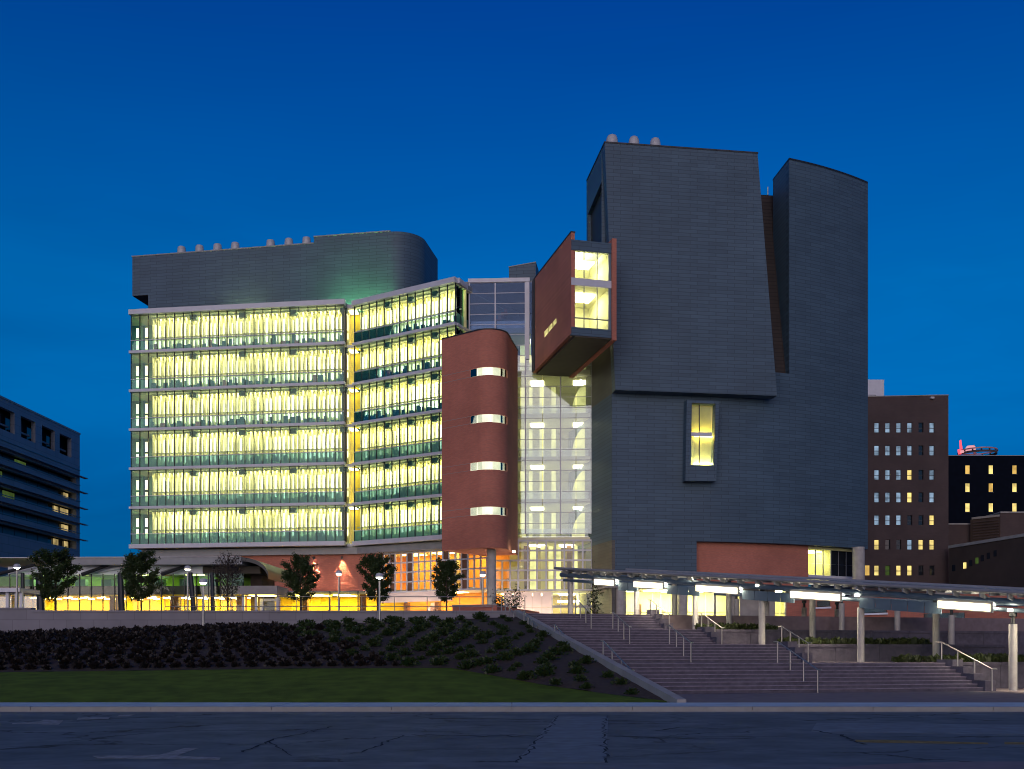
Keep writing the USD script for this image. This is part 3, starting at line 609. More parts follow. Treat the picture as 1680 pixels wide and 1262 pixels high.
# ---------------------------------------------------------------- glazed atrium
AT = Wall(768, 108.0, -3.0)
atr = thing('glass_atrium', 'tall pale glazed atrium between the brick tower and the grey tower', 'building')
acol = [AT.s(p) for p in (770, 812.5, 862, 890, 919.5, 945, 971)]
zA0, zA1 = AT.z(870, 876), AT.z(820, 464)
nr = 24; zrow = [zA0 + (zA1 - zA0) * i / nr for i in range(nr + 1)]
for i in range(len(acol) - 1):
    for j in range(nr):
        if i >= 3 and zrow[j] > 32.5: continue
        part('atrium_pane', MB().slab(AT, acol[i] + .04, acol[i + 1] - .04, zrow[j] + .03, zrow[j + 1] - .03, 0, .03), 'atrium_glass' if zrow[j] < 32 else 'upper_atrium_glass', atr)
for i, s in enumerate(acol):
    if i in (3, 5): continue
    part('atrium_post', MB().slab(AT, s - .06, s + .06, zA0, zA1 if i < 3 else 32.4, -.12, .07), 'white_metal', atr)
for j, z in enumerate(zrow):
    part('atrium_rail', MB().slab(AT, acol[0], acol[-1] if z < 32.5 else acol[2], z - .025, z + .025, -.06, .055), 'white_metal', atr)
part('edge_post', MB().slab(AT, AT.s(971.5), AT.s(978.5), 8.4, 32.3, -.25, .15), 'white_metal', atr)
part('edge_post', MB().slab(AT, AT.s(862.5), AT.s(868.5), 32.4, zA1 + .2, -.25, .15), 'white_metal', atr)
part('roof_fascia', MB().slab(AT, AT.s(768), AT.s(869), zA1 + .02, zA1 + .42, -.4, .2), 'white_metal', atr)
part('roof', MB().slab(AT, AT.s(760), AT.s(905), zA1 + .03, zA1 + .3, -9, -.402), 'grey_metal', atr)
levels = [AT.z(900, y) for y in (885, 822, 752, 681, 610, 540)]
sL, sRt = AT.s(750), AT.s(975)
part('rear_wall', MB().slab(AT, sL, sRt, 8.4, 33.0, -8.2, -8.0), 'inner_fin', atr)
part('upper_rear_wall', MB().slab(AT, sL, sRt, 33.003, zA1, -8.2, -8.0), 'dimmed_wall', atr)
part('upper_side_wall', MB().slab(AT, AT.s(871), AT.s(875), 33.0, zA1, -8, -.3), 'dimmed_wall', atr)
part('side_wall', MB().slab(AT, sL - .2, sL, 8.4, zA1, -8, -.3), 'inner_fin', atr)
for k, z in enumerate(levels):
    part('floor_slab', MB().slab(AT, sL, sRt, z - .25, z + .25, -8, -.35), 'ceiling_white', atr)
    part('balustrade', MB().slab(AT, sL, sRt, z + .26, z + 1.2, -.9, -.86), 'frosted_glass', atr)
    zn = levels[k + 1] if k < 5 else zA1
    if k < 5:
        for a, b in ((851, 861), (866, 872), (884, 891.5), (904, 911.5)): part('lit_strip', MB().slab(AT, AT.s(a), AT.s(b), z + .26, zn - .75, -3.2, -3.0), 'atrium_strip', atr)
        A_, B_ = AT.s(938), AT.s(965)
        pts = [(A_, z + .27), (B_, z + .27), (B_, zn - .8)] + [(A_ + (B_ - A_) * (1 - math.cos(t)), z + .27 + (zn - 1.07 - z) * math.sin(t)) for t in np.linspace(1.45, .1, 10)]
        part('glowing_stair_wall', MB().face(AT, pts, -2.4, -2.0), 'atrium_strip', atr)  # wall glows by itself in place of lamplight falling on it
        m = MB()
        for q in range(9): m.slab(AT, AT.s(912 + q * 3.2), AT.s(912 + q * 3.2) + .05, z + .26, z + 2.2, -2.0, -1.95)
        part('stair_balusters', m, 'white_metal', atr)
    for q, px in enumerate((800, 880, 952)):
        s = AT.s(px); part('ceiling_lamp', MB().slab(AT, s - .7, s + .7, zn - .33 if k < 5 else zn - .1, zn - .28 if k < 5 else zn - .05, -4.5, -2.5), 'atrium_lamp', atr) if k < 5 else None
    if k < 5: part('pendant_lamp', MB().lathe([(.10, zn - .9), (.10, zn - .7), (.02, zn - .6)], *AT.P(AT.s(953), 0, -.8)[:2], 8), 'downlight', atr)
m = MB()
for q in range(7): m.slab(AT, AT.s(795 + q * 5), AT.s(800 + q * 5), levels[5] + .3 + q * .35, levels[5] + .75 + q * .35, -3, -2)
part('inner_stair', m, 'red_brick', atr)
gz = [8.45, 9.48, 10.51, 11.54, 12.57, 13.6]
gs = [AT.s(p) for p in (850.5, 866, 881, 896, 911, 926, 941, 956, 971)]
grid(atr, AT, gs, gz, 'white_metal', 0.0, .085)
gs2 = [AT.s(p) for p in (812, 824, 837, 850)]
grid(atr, AT, gs2, gz[:4], 'white_metal', 0.02, .085)
part('lobby_wall', MB().slab(AT, AT.s(800), AT.s(976), 4.2, 13.5, -6.2, -6.0), 'lobby_wall', atr)
for a, b in ((868, 878), (899, 907), (912, 920), (941, 948)): part('lobby_lit_strip', MB().slab(AT, AT.s(a), AT.s(b), 8.4, 13.3, -3.2, -3.0), 'atrium_strip', atr)
part('lobby_ceiling', MB().slab(AT, AT.s(800), AT.s(976), 13.4, 13.6, -6, -.3), 'ceiling_white', atr)
part('mezzanine', MB().slab(AT, AT.s(808), AT.s(976), 8.15, 8.36, -6, -.3), 'ceiling_white', atr)
for px in (835, 880, 930): s = AT.s(px); part('lobby_lamp', MB().slab(AT, s - .8, s + .8, 13.3, 13.37, -4, -2), 'atrium_lamp', atr); part('lobby_lamp', MB().slab(AT, s - .8, s + .8, 8.08, 8.13, -3, -1.2), 'room_lamp', atr)
for i, (a, b) in enumerate(((858, 867), (886, 896), (930, 938))): part('lobby_panel', MB().slab(AT, AT.s(a), AT.s(b), 8.4, 13.3, -2.6, -2.4), 'wood_panel' if i != 1 else 'inner_wall', atr)
for i in range(5):
    a, b = AT.s(826 + i * 15.8), AT.s(826 + (i + 1) * 15.8)
    part('pink_wall_panel', MB().slab(AT, a + .01, b - .01, 6.65, 8.3, .1, .2), 'pink_panel', atr); part('pink_wall_panel', MB().slab(AT, a + .01, b - .01, 5.3, 6.62, .1, .2), 'pink_panel', atr)
for a, b in ((826, 840), (846, 858), (864, 870), (878, 886)): part('pink_pier', MB().slab(AT, AT.s(a), AT.s(b), 4.2, 5.28, .1, .22), 'pink_panel', atr)
part('added_wall_light', MB().slab(AT, AT.s(828), AT.s(902), 4.22, 4.34, 2.2, 2.4), 'added_wash', atr)  # added strip, out of sight, to brighten the pink wall panels
ent = [AT.s(p) for p in (906, 920, 934, 950, 971)]
for i in range(4):
    part('entrance_pane', MB().slab(AT, ent[i] + .03, ent[i + 1] - .03, 4.2, 8.1, .3, .33), 'clear_glass', atr)
    part('entrance_post', MB().slab(AT, ent[i] - .05, ent[i] + .05, 4.2, 8.2, .24, .42), 'white_metal' if i != 2 else 'blue_steel', atr)
part('entrance_head', MB().slab(AT, ent[0], ent[-1], 6.6, 6.85, .25, .44), 'grey_metal', atr)
part('entrance_column', MB().lathe([(.55, 4.2), (.55, 8.1)], *AT.P(AT.s(955), 0, -1.2)[:2], 18), 'inner_wall', atr, smooth=35)
part('fascia_light', MB().slab(AT, AT.s(914), AT.s(956), 7.2, 7.42, -.9, -.7), 'bay_lamp', atr)
# small roof block behind
RB = Wall(835, 114.0, -8.0)
blk = thing('roof_block', 'small grey metal-clad roof block between the atrium and the brick bay', 'building')
part('wall', MB().face(RB, [RB.q(835, 470), RB.q(879, 470), RB.q(879, 430.5), RB.q(835, 438.5)], -2.6, 0), 'zinc_cladding', blk)
part('coping', MB().face(RB, [RB.q(834.5, 439), RB.q(879.3, 431), RB.q(879.3, 429.5), RB.q(834.5, 437.5)], -2.7, .06), 'grey_metal', blk)

# ---------------------------------------------------------------- grey tower
TU = Wall(1010, 100.0, 8.0); TL = TU.back(-1.3)
grey = thing('grey_tower', 'tall windowless grey metal-clad tower with leaning front block and curved right side', 'building')
z_top, z_bot = 51.05, 27.3
upper = [(TU.s(1009.5), z_bot), (TU.s(1275), z_bot), (TU.s(1243), z_top), (TU.s(992), z_top)]
part('front_block', MB().face(TU, upper, -1.29, 0.0), 'zinc_cladding', grey)
# rear of the block: side wall with a pointed louvred recess
SD = Wall.__new__(Wall); SD.o = np.array(TU.P(TU.s(992), 0, -1.29)[:2]); SD.d = -TU.n; SD.n = -TU.d
dep = 7.0
def sdq(px, py):
    k = (px - CX) / F; s = (k * SD.o[1] - SD.o[0]) / (SD.d[0] - k * SD.d[1]); D = SD.o[1] + s * SD.d[1]; return (s, ZC + (HY - py) / F * D)
rec = [sdq(964.5, 352), sdq(987, 298), (.25, 37.0), (dep - .8, 37.0)]
part('side_wall', MB().face(SD, [(0, 36.5), (dep, 36.5), (dep, z_top - .05), (0, z_top)], -.35, 0, holes=[rec]), 'zinc_cladding', grey)
part('side_louvre', MB().face(SD, [(0.1, 36.6), (dep - .1, 36.6), (dep - .1, z_top - 1), (0.1, z_top - 1)], -.5, -.37), 'dark_cladding', grey)
part('rear_block', MB().slab(TU, TU.s(992) + .8, TU.s(1225), 36.5, z_top - .02, -8.2, -1.31), 'zinc_cladding', grey)
part('rear_block', MB().slab(TU, TU.s(1020), TU.s(1225), z_bot, 36.48, -8.2, -1.31), 'zinc_cladding', grey)
part('coping', MB().slab(TU, TU.s(992) - .05, TU.s(1243) + .05, z_top + .002, z_top + .15, -8.2, .05), 'dark_metal', grey)
# lower body: flat then curving away
def body_path(o=0.0):
    pts, q, ang = [], np.array(TL.P(TL.s(1004), 0, o)[:2]), math.radians(8)
    pts.append(q); fl = TL.s(1150) - TL.s(1004)
    base = np.array(TL.P(TL.s(1150), 0, 0)[:2]); pts.append(base + o * TL.n)
    Lc, n = 20.9, 28
    for i in range(n):
        ang = math.radians(8 + 28 * (i + .5) / n); base = base + Lc / n * np.array([math.cos(ang), math.sin(ang)])
        a2 = math.radians(8 + 28 * (i + 1) / n); pts.append(base + o * np.array([math.sin(a2), -math.cos(a2)]))
    return pts
bp = body_path()
pxs = [CX + F * p[0] / p[1] for p in bp]
iw = next(i for i, v in enumerate(pxs) if v >= 1288.5)
rear2 = lambda p, d: tuple(np.array(p) + d * np.array([-.105, .994]))
ZB, ZW, ZR = 12.95, 30.2, 51.9
rear = lambda p, d=14: tuple(np.array(p) + d * np.array([-.25, .97]))
part('body_left', MB().prism([tuple(p) for p in bp[:iw + 1]] + [rear(bp[iw]), rear(bp[0])], ZB, 27.28), 'zinc_cladding', grey, smooth=20)
part('body_left', MB().prism([tuple(np.array(p) + (.0, .0)) for p in bp[6:iw + 1]] + [rear(bp[iw], 3), rear(bp[6], 3)], 27.283, ZW), 'zinc_cladding', grey, smooth=20)
part('curved_tower', MB().prism([tuple(p) for p in bp[iw:]] + [rear2(bp[-1], 14), rear2(bp[iw], 4.6)], ZB, ZR), 'zinc_cladding', grey, smooth=20)
cp = [tuple(np.array(p) + (-.02, -.06)) for p in bp[iw:]]
part('coping', MB().prism(cp + [rear2(bp[-1], 14), rear2(bp[iw], 4.7)], ZR + .002, ZR + .16), 'dark_metal', grey)
na, nb = TU.s(1218), TU.s(1338)
part('notch_louvre', MB().hexa([TU.P(na, ZW - .3, -3.2), TU.P(TU.s(1315), ZW - .3, -3.2), TU.P(TU.s(1315), ZW - .3, -3.6), TU.P(na, ZW - .3, -3.6), TU.P(na, z_top - .2, -8.2), TU.P(nb, z_top - .2, -8.2), TU.P(nb, z_top - .2, -8.6), TU.P(na, z_top - .2, -8.6)]), 'brown_louvre', grey)
part('notch_parapet', MB().slab(TU, na, TU.s(1292), z_top - .19, z_top + .25, -8.7, -8.1), 'white_metal', grey)
part('roof_post', MB().tube((*rear2(bp[iw], 6.2), z_top), (*rear2(bp[iw], 6.2), ZR), .07), 'white_metal', grey)
# left return of the lower body down to the plaza
lp = np.array(bp[0])
part('left_wall', MB().prism([tuple(lp), tuple(lp + (.3, .05)), rear(lp + (.3, 0), 8), rear(lp, 8)], 4.2, ZB - .002), 'atrium_lit_cladding', grey)
part('left_wall', MB().prism([tuple(lp), tuple(lp + (.6, .09)), rear(lp + (.6, 0), 8), rear(lp, 8)], 27.285, 37.5), 'atrium_lit_cladding', grey)
part('base_wall', MB().slab(TL, TL.s(1004) + .31, TL.s(1143), 8.55, ZB - .003, -.4, 0), 'zinc_cladding', grey)
# bay window in a leaning metal frame
FQ = TL.back(1.0)
out = [FQ.q(1127, 656), FQ.q(1180, 659), FQ.q(1175, 789.5), FQ.q(1124.5, 789)]
inn = [FQ.q(1135, 661), FQ.q(1174, 662.5), FQ.q(1171, 763.5), FQ.q(1132.5, 763)]
bay = part('bay_frame', MB().face(FQ, out, -.98, 0.0, holes=[inn]), 'zinc_cladding', grey)
part('bay_reveal', MB().face(TL, [(a + .05, b) for a, b in [TL.q(1134, 660), TL.q(1171, 660), TL.q(1170, 764), TL.q(1132, 764)]], .06, .12), 'inner_wall', grey)
def at_tl(px, py): return FQ.q(px, py)
def bpane(p, mt): part('bay_pane', MB().face(TL, [at_tl(*q) for q in p], .55, .58), mt, bay)
bpane([(1135.5, 667), (1149, 667), (1149, 708), (1134.5, 708)], 'clear_glass'); bpane([(1150, 667), (1168, 667.5), (1169, 708), (1150, 708)], 'clear_glass')
bpane([(1134, 715), (1149, 715), (1149, 763), (1133, 763)], 'frosted_glass'); bpane([(1150, 715), (1169.5, 715), (1171, 763), (1150, 763)], 'frosted_glass')
part('bay_transom', MB().face(TL, [at_tl(*q) for q in ((1133.5, 708), (1170, 708), (1170.5, 714.5), (1133.2, 714.5))], .5, .66), 'white_metal', bay)
part('bay_mullion', MB().face(TL, [at_tl(*q) for q in ((1149, 662), (1150.2, 662), (1150.2, 763), (1149, 763))], .5, .64), 'dark_metal', bay)
part('bay_lamp', MB().slab(TL, TL.s(1138), TL.s(1166), TL.z(1150, 665), TL.z(1150, 663.5), .2, .5), 'bay_window_lamp', bay)
part('bay_lamp', MB().slab(TL, TL.s(1138), TL.s(1166), TL.z(1150, 718), TL.z(1150, 716), .2, .45), 'yellow_lamp', bay)
part('bay_lamp', MB().slab(TL, TL.s(1137), TL.s(1166), TL.z(1150, 763), TL.z(1150, 761.5), .2, .5), 'bay_window_lamp', bay)
# brick inset and recessed window under the curved wall
ins = body_path(-.7); ipx = [CX + F * p[0] / p[1] for p in ins]
ia, ib = next(i for i, v in enumerate(ipx) if v >= 1143), next(i for i, v in enumerate(ipx) if v >= 1319)
inside = [p for p in ins[1:ib + 1]]; first = np.array(TL.P(TL.s(1143), 0, -.7)[:2])
part('brick_inset', MB().prism([tuple(first)] + [tuple(p) for p in inside] + [rear(inside[-1], .5), rear(first, .5)], 8.5, ZB - .004), 'red_brick', grey, smooth=20)
ws, we = np.array(ins[ib]), np.array(ins[-2])
WN = Wall.__new__(Wall); WN.o = ws + (.1, .6); dd = (we - ws); ln = np.linalg.norm(dd); WN.d = dd / ln; WN.n = np.array([WN.d[1], -WN.d[0]])
wz0, wz1 = WN.z(1340, 944), ZB - .25
for i in range(6):
    a, b = ln * i / 6 * .92, ln * (i + 1) / 6 * .92; zm = wz0 + (wz1 - wz0) * .45
    part('window_pane', MB().slab(WN, a + .03, b - .03, wz0 + .05, zm, 0, .03), 'clear_glass' if i < 3 else 'dark_glass', grey); part('window_pane', MB().slab(WN, a + .03, b - .03, zm + .05, wz1, 0, .03), 'clear_glass' if i < 3 else 'dark_glass', grey)
    part('window_post', MB().slab(WN, a - .03, a + .03, wz0, wz1, -.05, .06), 'grey_metal', grey)
part('window_sill', MB().slab(WN, -.3, ln, wz0 - .35, wz0, -.4, .3), 'white_metal', grey)
part('window_head', MB().slab(WN, -.3, ln, wz1, ZB - .01, -3, .3), 'inner_wall', grey)
part('room_wall', MB().slab(WN, -.2, ln, wz0, wz1, -3.2, -3.0), 'inner_wall', grey)
part('room_wall', MB().slab(WN, ln * .47, ln * .49, wz0, wz1, -3, -.1), 'inner_wall', grey)
part('room_lamp', MB().slab(WN, .4, ln * .42, wz1 - .12, wz1 - .02, -2.4, -1.0), 'bay_lamp', grey)
x, y = at(1408.5, 950, 108.0)[:2]
part('column', MB().lathe([(.62, 4.2), (.62, ZB - .01)], x, y, 24), 'concrete_column', grey, smooth=35)
# ground floor behind the canopy: piers and lit windows
GF = TL.back(-2.0)
part('ground_ceiling', MB().slab(GF, GF.s(985), GF.s(1330), 8.3, 8.5, -6, 2.0), 'concrete', grey)
part('ground_wall', MB().slab(GF, GF.s(985), GF.s(1330), 4.2, 8.29, -4.2, -4.0), 'inner_wall', grey)
for px in (1040, 1075, 1100, 1135, 1160, 1188, 1280): s = GF.s(px); part('ground_lamp', MB().slab(GF, s - .5, s + .5, 8.2, 8.27, -2.6, -.6), 'room_lamp', grey)
prev = 1005
for a, b in ((1027, 1044), (1046, 1070), (1071, 1083), (1084.5, 1106), (1124, 1137.5), (1145, 1157), (1158, 1171), (1174, 1194), (1208, 1213), (1271, 1279), (1280, 1288), (1304, 1316)):
    part('ground_window', MB().slab(GF, GF.s(a) + .03, GF.s(b) - .03, 4.35, 7.9, 0, .03), 'clear_glass', grey)
    if a - prev > 1.5: part('ground_pier', MB().slab(GF, GF.s(prev), GF.s(a), 4.2, 8.29, -.3, .12), 'concrete', grey)
    part('window_bar', MB().slab(GF, GF.s(a), GF.s(b), 5.95, 6.02, -.03, .05), 'grey_metal', grey)
    prev = b
part('ground_pier', MB().slab(GF, GF.s(1316), GF.s(1330), 4.2, 8.29, -.3, .12), 'concrete', grey)
part('wood_door', MB().slab(GF, GF.s(1050), GF.s(1060), 4.2, 6.9, -1.9, -1.8), 'wood_panel', grey)
x, y = at(1017, 980, 102.0)[:2]; part('column', MB().lathe([(.54, 4.2), (.54, 8.28)], x, y, 24), 'concrete_column', grey, smooth=35)
x, y = at(1120, 980, 103.0)[:2]; part('column', MB().lathe([(.5, 4.2), (.5, 8.28)], x, y, 24), 'concrete_column', grey, smooth=35)
for px, pw in ((1004, 20), (1040, 18), (1075, 18)):
    s = TU.back(-3.0).s(px); x, y, _ = TU.P(s, 0, -3.0); r = pw / 2 / F * 103; zb = z_top + .55
    part('vent', MB().lathe([(r * 1.05, zb - .9), (r * 1.05, zb + .25), (r, zb + .26), (r, zb + 1.1), (r * .92, zb + 1.45), (r * .7, zb + 1.7), (r * .3, zb + 1.84), (.01, zb + 1.88)], x, y, 18), 'vent_metal', grey, smooth=40)

# ---------------------------------------------------------------- cantilevered brick bay
BX = Wall(937, 94.0, 14.0)
box = thing('brick_bay', 'cantilevered red brick box with two bright stacked windows high beside the grey tower', 'building')
BL = Wall.__new__(Wall); BL.o = BX.o.copy(); BL.d = -BX.n; BL.n = -BX.d          # left side, running back
bz0, bz1, blen, bw = 30.85, 40.0, 13.3, BX.s(1010)
sl_ = [(1.9, 32.0), (5.3, 32.0)]
def blq(px, py):
    k = (px - CX) / F; s = (k * BL.o[1] - BL.o[0]) / (BL.d[0] - k * BL.d[1]); D = BL.o[1] + s * BL.d[1]; return (s, ZC + (HY - py) / F * D)
slit = [blq(892.5, 555), blq(913, 530), blq(912.5, 521.5), blq(892, 545)]
fin0 = bw - .42
hz = [BX.z(965, y) for y in (552, 538.5, 470, 458, 413, 396)]
part('left_brick_wall', MB().face(BL, [(0, bz0 + .05), (blen, bz0), (blen, bz1 + .3), (0, bz1 + .05)], -.35, 0, holes=[slit]), 'red_brick', box)
part('left_coping', MB().face(BL, [(-.03, bz1 + .052), (blen, bz1 + .302), (blen, bz1 + .42), (-.03, bz1 + .17)], -.4, .04), 'dark_metal', box)
part('right_brick_fin', MB().slab(BX, fin0, bw, hz[0] - .25, bz1 - .2, -13.2, .25), 'red_brick', box)
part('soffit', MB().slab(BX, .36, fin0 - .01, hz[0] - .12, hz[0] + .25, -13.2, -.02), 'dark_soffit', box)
part('sill_panel', MB().slab(BX, .003, fin0 - .003, hz[0], hz[1], -.3, .06), 'zinc_cladding', box)
part('head_panel', MB().slab(BX, .003, fin0 - .003, hz[4], hz[5], -.3, .06), 'zinc_cladding', box)
part('middle_band', MB().slab(BX, .003, fin0 - .003, hz[2], hz[3], -.3, .05), 'white_metal', box)
part('roof', MB().slab(BX, .36, fin0 - .01, hz[5] - .2, hz[5] - .02, -13.2, -.31), 'grey_metal', box)
part('floor', MB().slab(BX, .36, fin0 - .01, hz[2] + .05, hz[3] - .3, -6, -.31), 'ceiling_white', box)
part('room_back', MB().slab(BX, .36, fin0 - .01, hz[1] - .3, hz[5] - .2, -6.2, -6.0), 'ceiling_white', box)
part('room_side', MB().slab(BX, fin0 - .16, fin0 - .012, hz[0] + .3, hz[5] - .2, -6, -.4), 'ceiling_white', box)
part('room_side', MB().slab(BX, .37, .5, hz[0] + .3, hz[5] - .2, -6, -.4), 'ceiling_white', box)
cx_ = [.03, BX.s(958.5), BX.s(980), BX.s(999)]
for i in range(3):
    for z0, z1 in ((hz[1], hz[1] + (hz[2] - hz[1]) * .22), (hz[1] + (hz[2] - hz[1]) * .24, hz[2]), (hz[3], hz[4])):
        part('window_pane', MB().slab(BX, cx_[i] + .03, cx_[i + 1] - .03, z0 + .02, z1 - .02, -.1, -.07), 'clear_glass', box)
    part('window_post', MB().slab(BX, cx_[i + 1] - .035, cx_[i + 1] + .035, hz[1], hz[2], -.14, 0), 'grey_metal', box); part('window_post', MB().slab(BX, cx_[i + 1] - .035, cx_[i + 1] + .035, hz[3], hz[4], -.14, 0), 'grey_metal', box)
part('window_rail', MB().slab(BX, .03, cx_[3], hz[1] + (hz[2] - hz[1]) * .22, hz[1] + (hz[2] - hz[1]) * .24, -.14, .0), 'grey_metal', box)
part('window_jamb', MB().slab(BX, cx_[3] + .036, fin0 - .004, hz[1], hz[4], -.3, -.02), 'blue_steel', box)
for zc_ in (hz[2] - .12, hz[4] - .12): part('room_lamp', MB().slab(BX, .8, fin0 - .9, zc_, zc_ + .05, -4.0, -2.0), 'bay_lamp', box)
for i in range(3):
    f = lambda a, b, t: (a[0] + (b[0] - a[0]) * t, a[1] + (b[1] - a[1]) * t)
    q = [f(slit[0], slit[1], i / 3 + .03), f(slit[0], slit[1], (i + 1) / 3 - .03), f(slit[3], slit[2], (i + 1) / 3 - .03), f(slit[3], slit[2], i / 3 + .03)]
    part('slit_pane', MB().face(BL, q, -.06, -.03), 'slit_glow', box)
part('downspout', MB().slab(BL, blen - .9, blen - .1, bz0, bz1 + .2, .005, .14), 'dark_metal', box)

# ================================================================ walkway canopy over the stairs
A_ = [np.array(p) for p in ((22.0, 45.5), (17.4, 51.7), (13.7, 56.8), (10.75, 60.75), (7.8, 64.8), (3.95, 70.0))]
AX = np.array([-18.05, 24.5]) / np.linalg.norm([18.05, 24.5]); AN = np.array([.806, .592])
def ax(t, n=0.0): q = np.array([22.0, 45.5]) + AX * t + AN * n; return q
TLEN = 31.0
def zpipe(t): return 4.48 + .1035 * t - .00012 * t * t
can = thing('walkway_canopy', 'steel and glass canopy on concrete columns climbing beside the stairway to the entrance', 'canopy')
def zbase(q):
    d = np.array(q) - O; s, t = d @ U, d @ V
    for (t0, z0, n, se) in reversed(FLIGHTS):
        if t > t0 + n * RUN: return z0 + n * .15
    return .14
def column(q, ztop, r, parent):
    zb = zbase(q); c = part('column', MB().lathe([(.001, zb), (r, zb), (r, ztop), (.001, ztop)], q[0], q[1], 18), 'concrete_column', parent, smooth=35)
    part('cap', MB().lathe([(.05, ztop), (.09, ztop), (.09, ztop + .3), (.16, ztop + .34), (.16, ztop + .5)], q[0], q[1], 10), 'dark_metal', c)
zcol = lambda D: 3.06 + .163 * (D - 45.5)
for q in A_: column(q, zcol(q[1]), .175, can)
for q in ((22.1, 54.0), (17.4, 60.0), (13.6, 65.0), (10.8, 69.0)): column(q, zcol(q[1]) - .35, .175, can)
def along(mb, t0, t1, n, dz, r, k=10): a, b = ax(t0, n), ax(t1, n); return mb.tube((a[0], a[1], zpipe(t0) + dz), (b[0], b[1], zpipe(t1) + dz), r, n=k)
T0 = -7.0
part('top_pipe', along(MB(), T0, TLEN, -.9, 0, .085), 'grey_metal', can)
part('front_beam', along(MB(), T0, TLEN, -.35, -.42, .15, 12), 'blue_steel', can)
part('lower_beam', along(MB(), T0, TLEN, -.1, -.78, .10), 'blue_steel', can)
part('rear_beam', along(MB(), T0, TLEN, 4.9, -.45, .13), 'blue_steel', can)
part('rear_pipe', along(MB(), T0, TLEN, 5.6, .25, .07), 'grey_metal', can)
def strip(t0, t1, n0, n1, dz0, dz1, dza, dzb):
    """box between t0..t1 along the canopy, n0..n1 across it; dz lower/upper at n0 (0,1) and n1 (a,b)"""
    P = lambda t, n, dz: (*ax(t, n), zpipe(t) + dz)
    return [P(t0, n0, dz0), P(t1, n0, dz0), P(t1, n1, dza), P(t0, n1, dza), P(t0, n0, dz1), P(t1, n0, dz1), P(t1, n1, dzb), P(t0, n1, dzb)]
N = 30; dt = (TLEN - T0) / N
for i in range(N):
    a, b = T0 + i * dt, T0 + (i + 1) * dt
    part('roof_panel', MB().hexa(strip(a + .03, b - .03, -.8, 2.4, -.10, -.075, .06, .085)), 'canopy_glass', can)
    part('roof_panel', MB().hexa(strip(a + .03, b - .03, 2.46, 5.6, .065, .09, .18, .205)), 'canopy_glass', can)
    part('purlin', MB().hexa(strip(a - .03, a + .03, -.85, 5.6, -.24, -.11, .04, .17)), 'grey_metal', can)
    part('bracket', MB().hexa(strip(a + .4, a + .46, -.9, -.3, -.3, -.02, -.42, -.28)), 'grey_metal', can)
m = MB()
for i in range(0, N, 3):
    a = T0 + i * dt; p0, p1 = ax(a, -.35), ax(a, 4.9); m = MB().tube((p0[0], p0[1], zpipe(a) - .55), (p1[0], p1[1], zpipe(a) - .5), .07)
    part('cross_beam', m, 'blue_steel', can)
def t_of(px):     # where along the front of the canopy a sight line meets it
    k = (px - CX) / F; q = ax(0, -.55); return (k * q[1] - q[0]) / (AX[0] - k * AX[1])
for a, b in ((1541, 1626), (1299, 1379), (1144, 1211), (1042, 1088), (977, 1008), (1700, 1800)):
    t0, t1 = sorted((t_of(a), t_of(b)))
    h = part('light_housing', MB().hexa(strip(t0 - .08, t1 + .08, -.62, -.50, -.98, -.48, -.98, -.48)), 'grey_metal', can)
    part('light_lens', MB().hexa(strip(t0, t1, -.68, -.622, -.93, -.60, -.93, -.60)), 'canopy_light', h)
    part('light_top', MB().hexa(strip(t0, t1, -.49, -.2, -.66, -.60, -.66, -.60)), 'canopy_uplight', h)
for a, b in ((1405, 1540), (1212, 1298), (1089, 1143), (1009, 1041)):
    t0, t1 = sorted((t_of(a), t_of(b))); n = max(2, int((t1 - t0) / .75))
    for i in range(n):
        c0, c1 = t0 + (t1 - t0) * i / n, t0 + (t1 - t0) * (i + 1) / n
        part('valance_panel', MB().hexa(strip(c0 + .02, c1 - .02, -.30, -.26, -1.22, -.70, -1.22, -.70)), 'blue_steel', can)
for q in A_[:4]: part('spot_lamp', MB().lathe([(.01, zcol(q[1]) + .52), (.12, zcol(q[1]) + .54), (.12, zcol(q[1]) + .66), (.01, zcol(q[1]) + .67)], q[0] - .3, q[1] - .35, 10), 'street_lamp_glow', can)
rear_can = thing('rear_canopy', 'second lower canopy on grey columns behind the walkway canopy', 'canopy')
for q, zt in (((26.3, 62.0), 4.1), ((23.8, 64.0), 4.6), ((21.0, 66.0), 5.0), ((22.6, 72.0), 4.9), ((20.3, 72.0), 5.0), ((17.7, 72.0), 5.4), ((15.6, 72.0), 5.6)): column(np.array(q), zt, .175, rear_can)
m = MB(); rc = [(28.5, 60), (30.5, 62.5), (18.5, 75.5), (14.2, 73.0)]
m.hexa([(*rc[0], 4.55), (*rc[1], 4.6), (*rc[2], 5.95), (*rc[3], 5.9), (*rc[0], 4.75), (*rc[1], 4.8), (*rc[2], 6.15), (*rc[3], 6.1)])
part('roof_slab', m, 'blue_steel', rear_can)

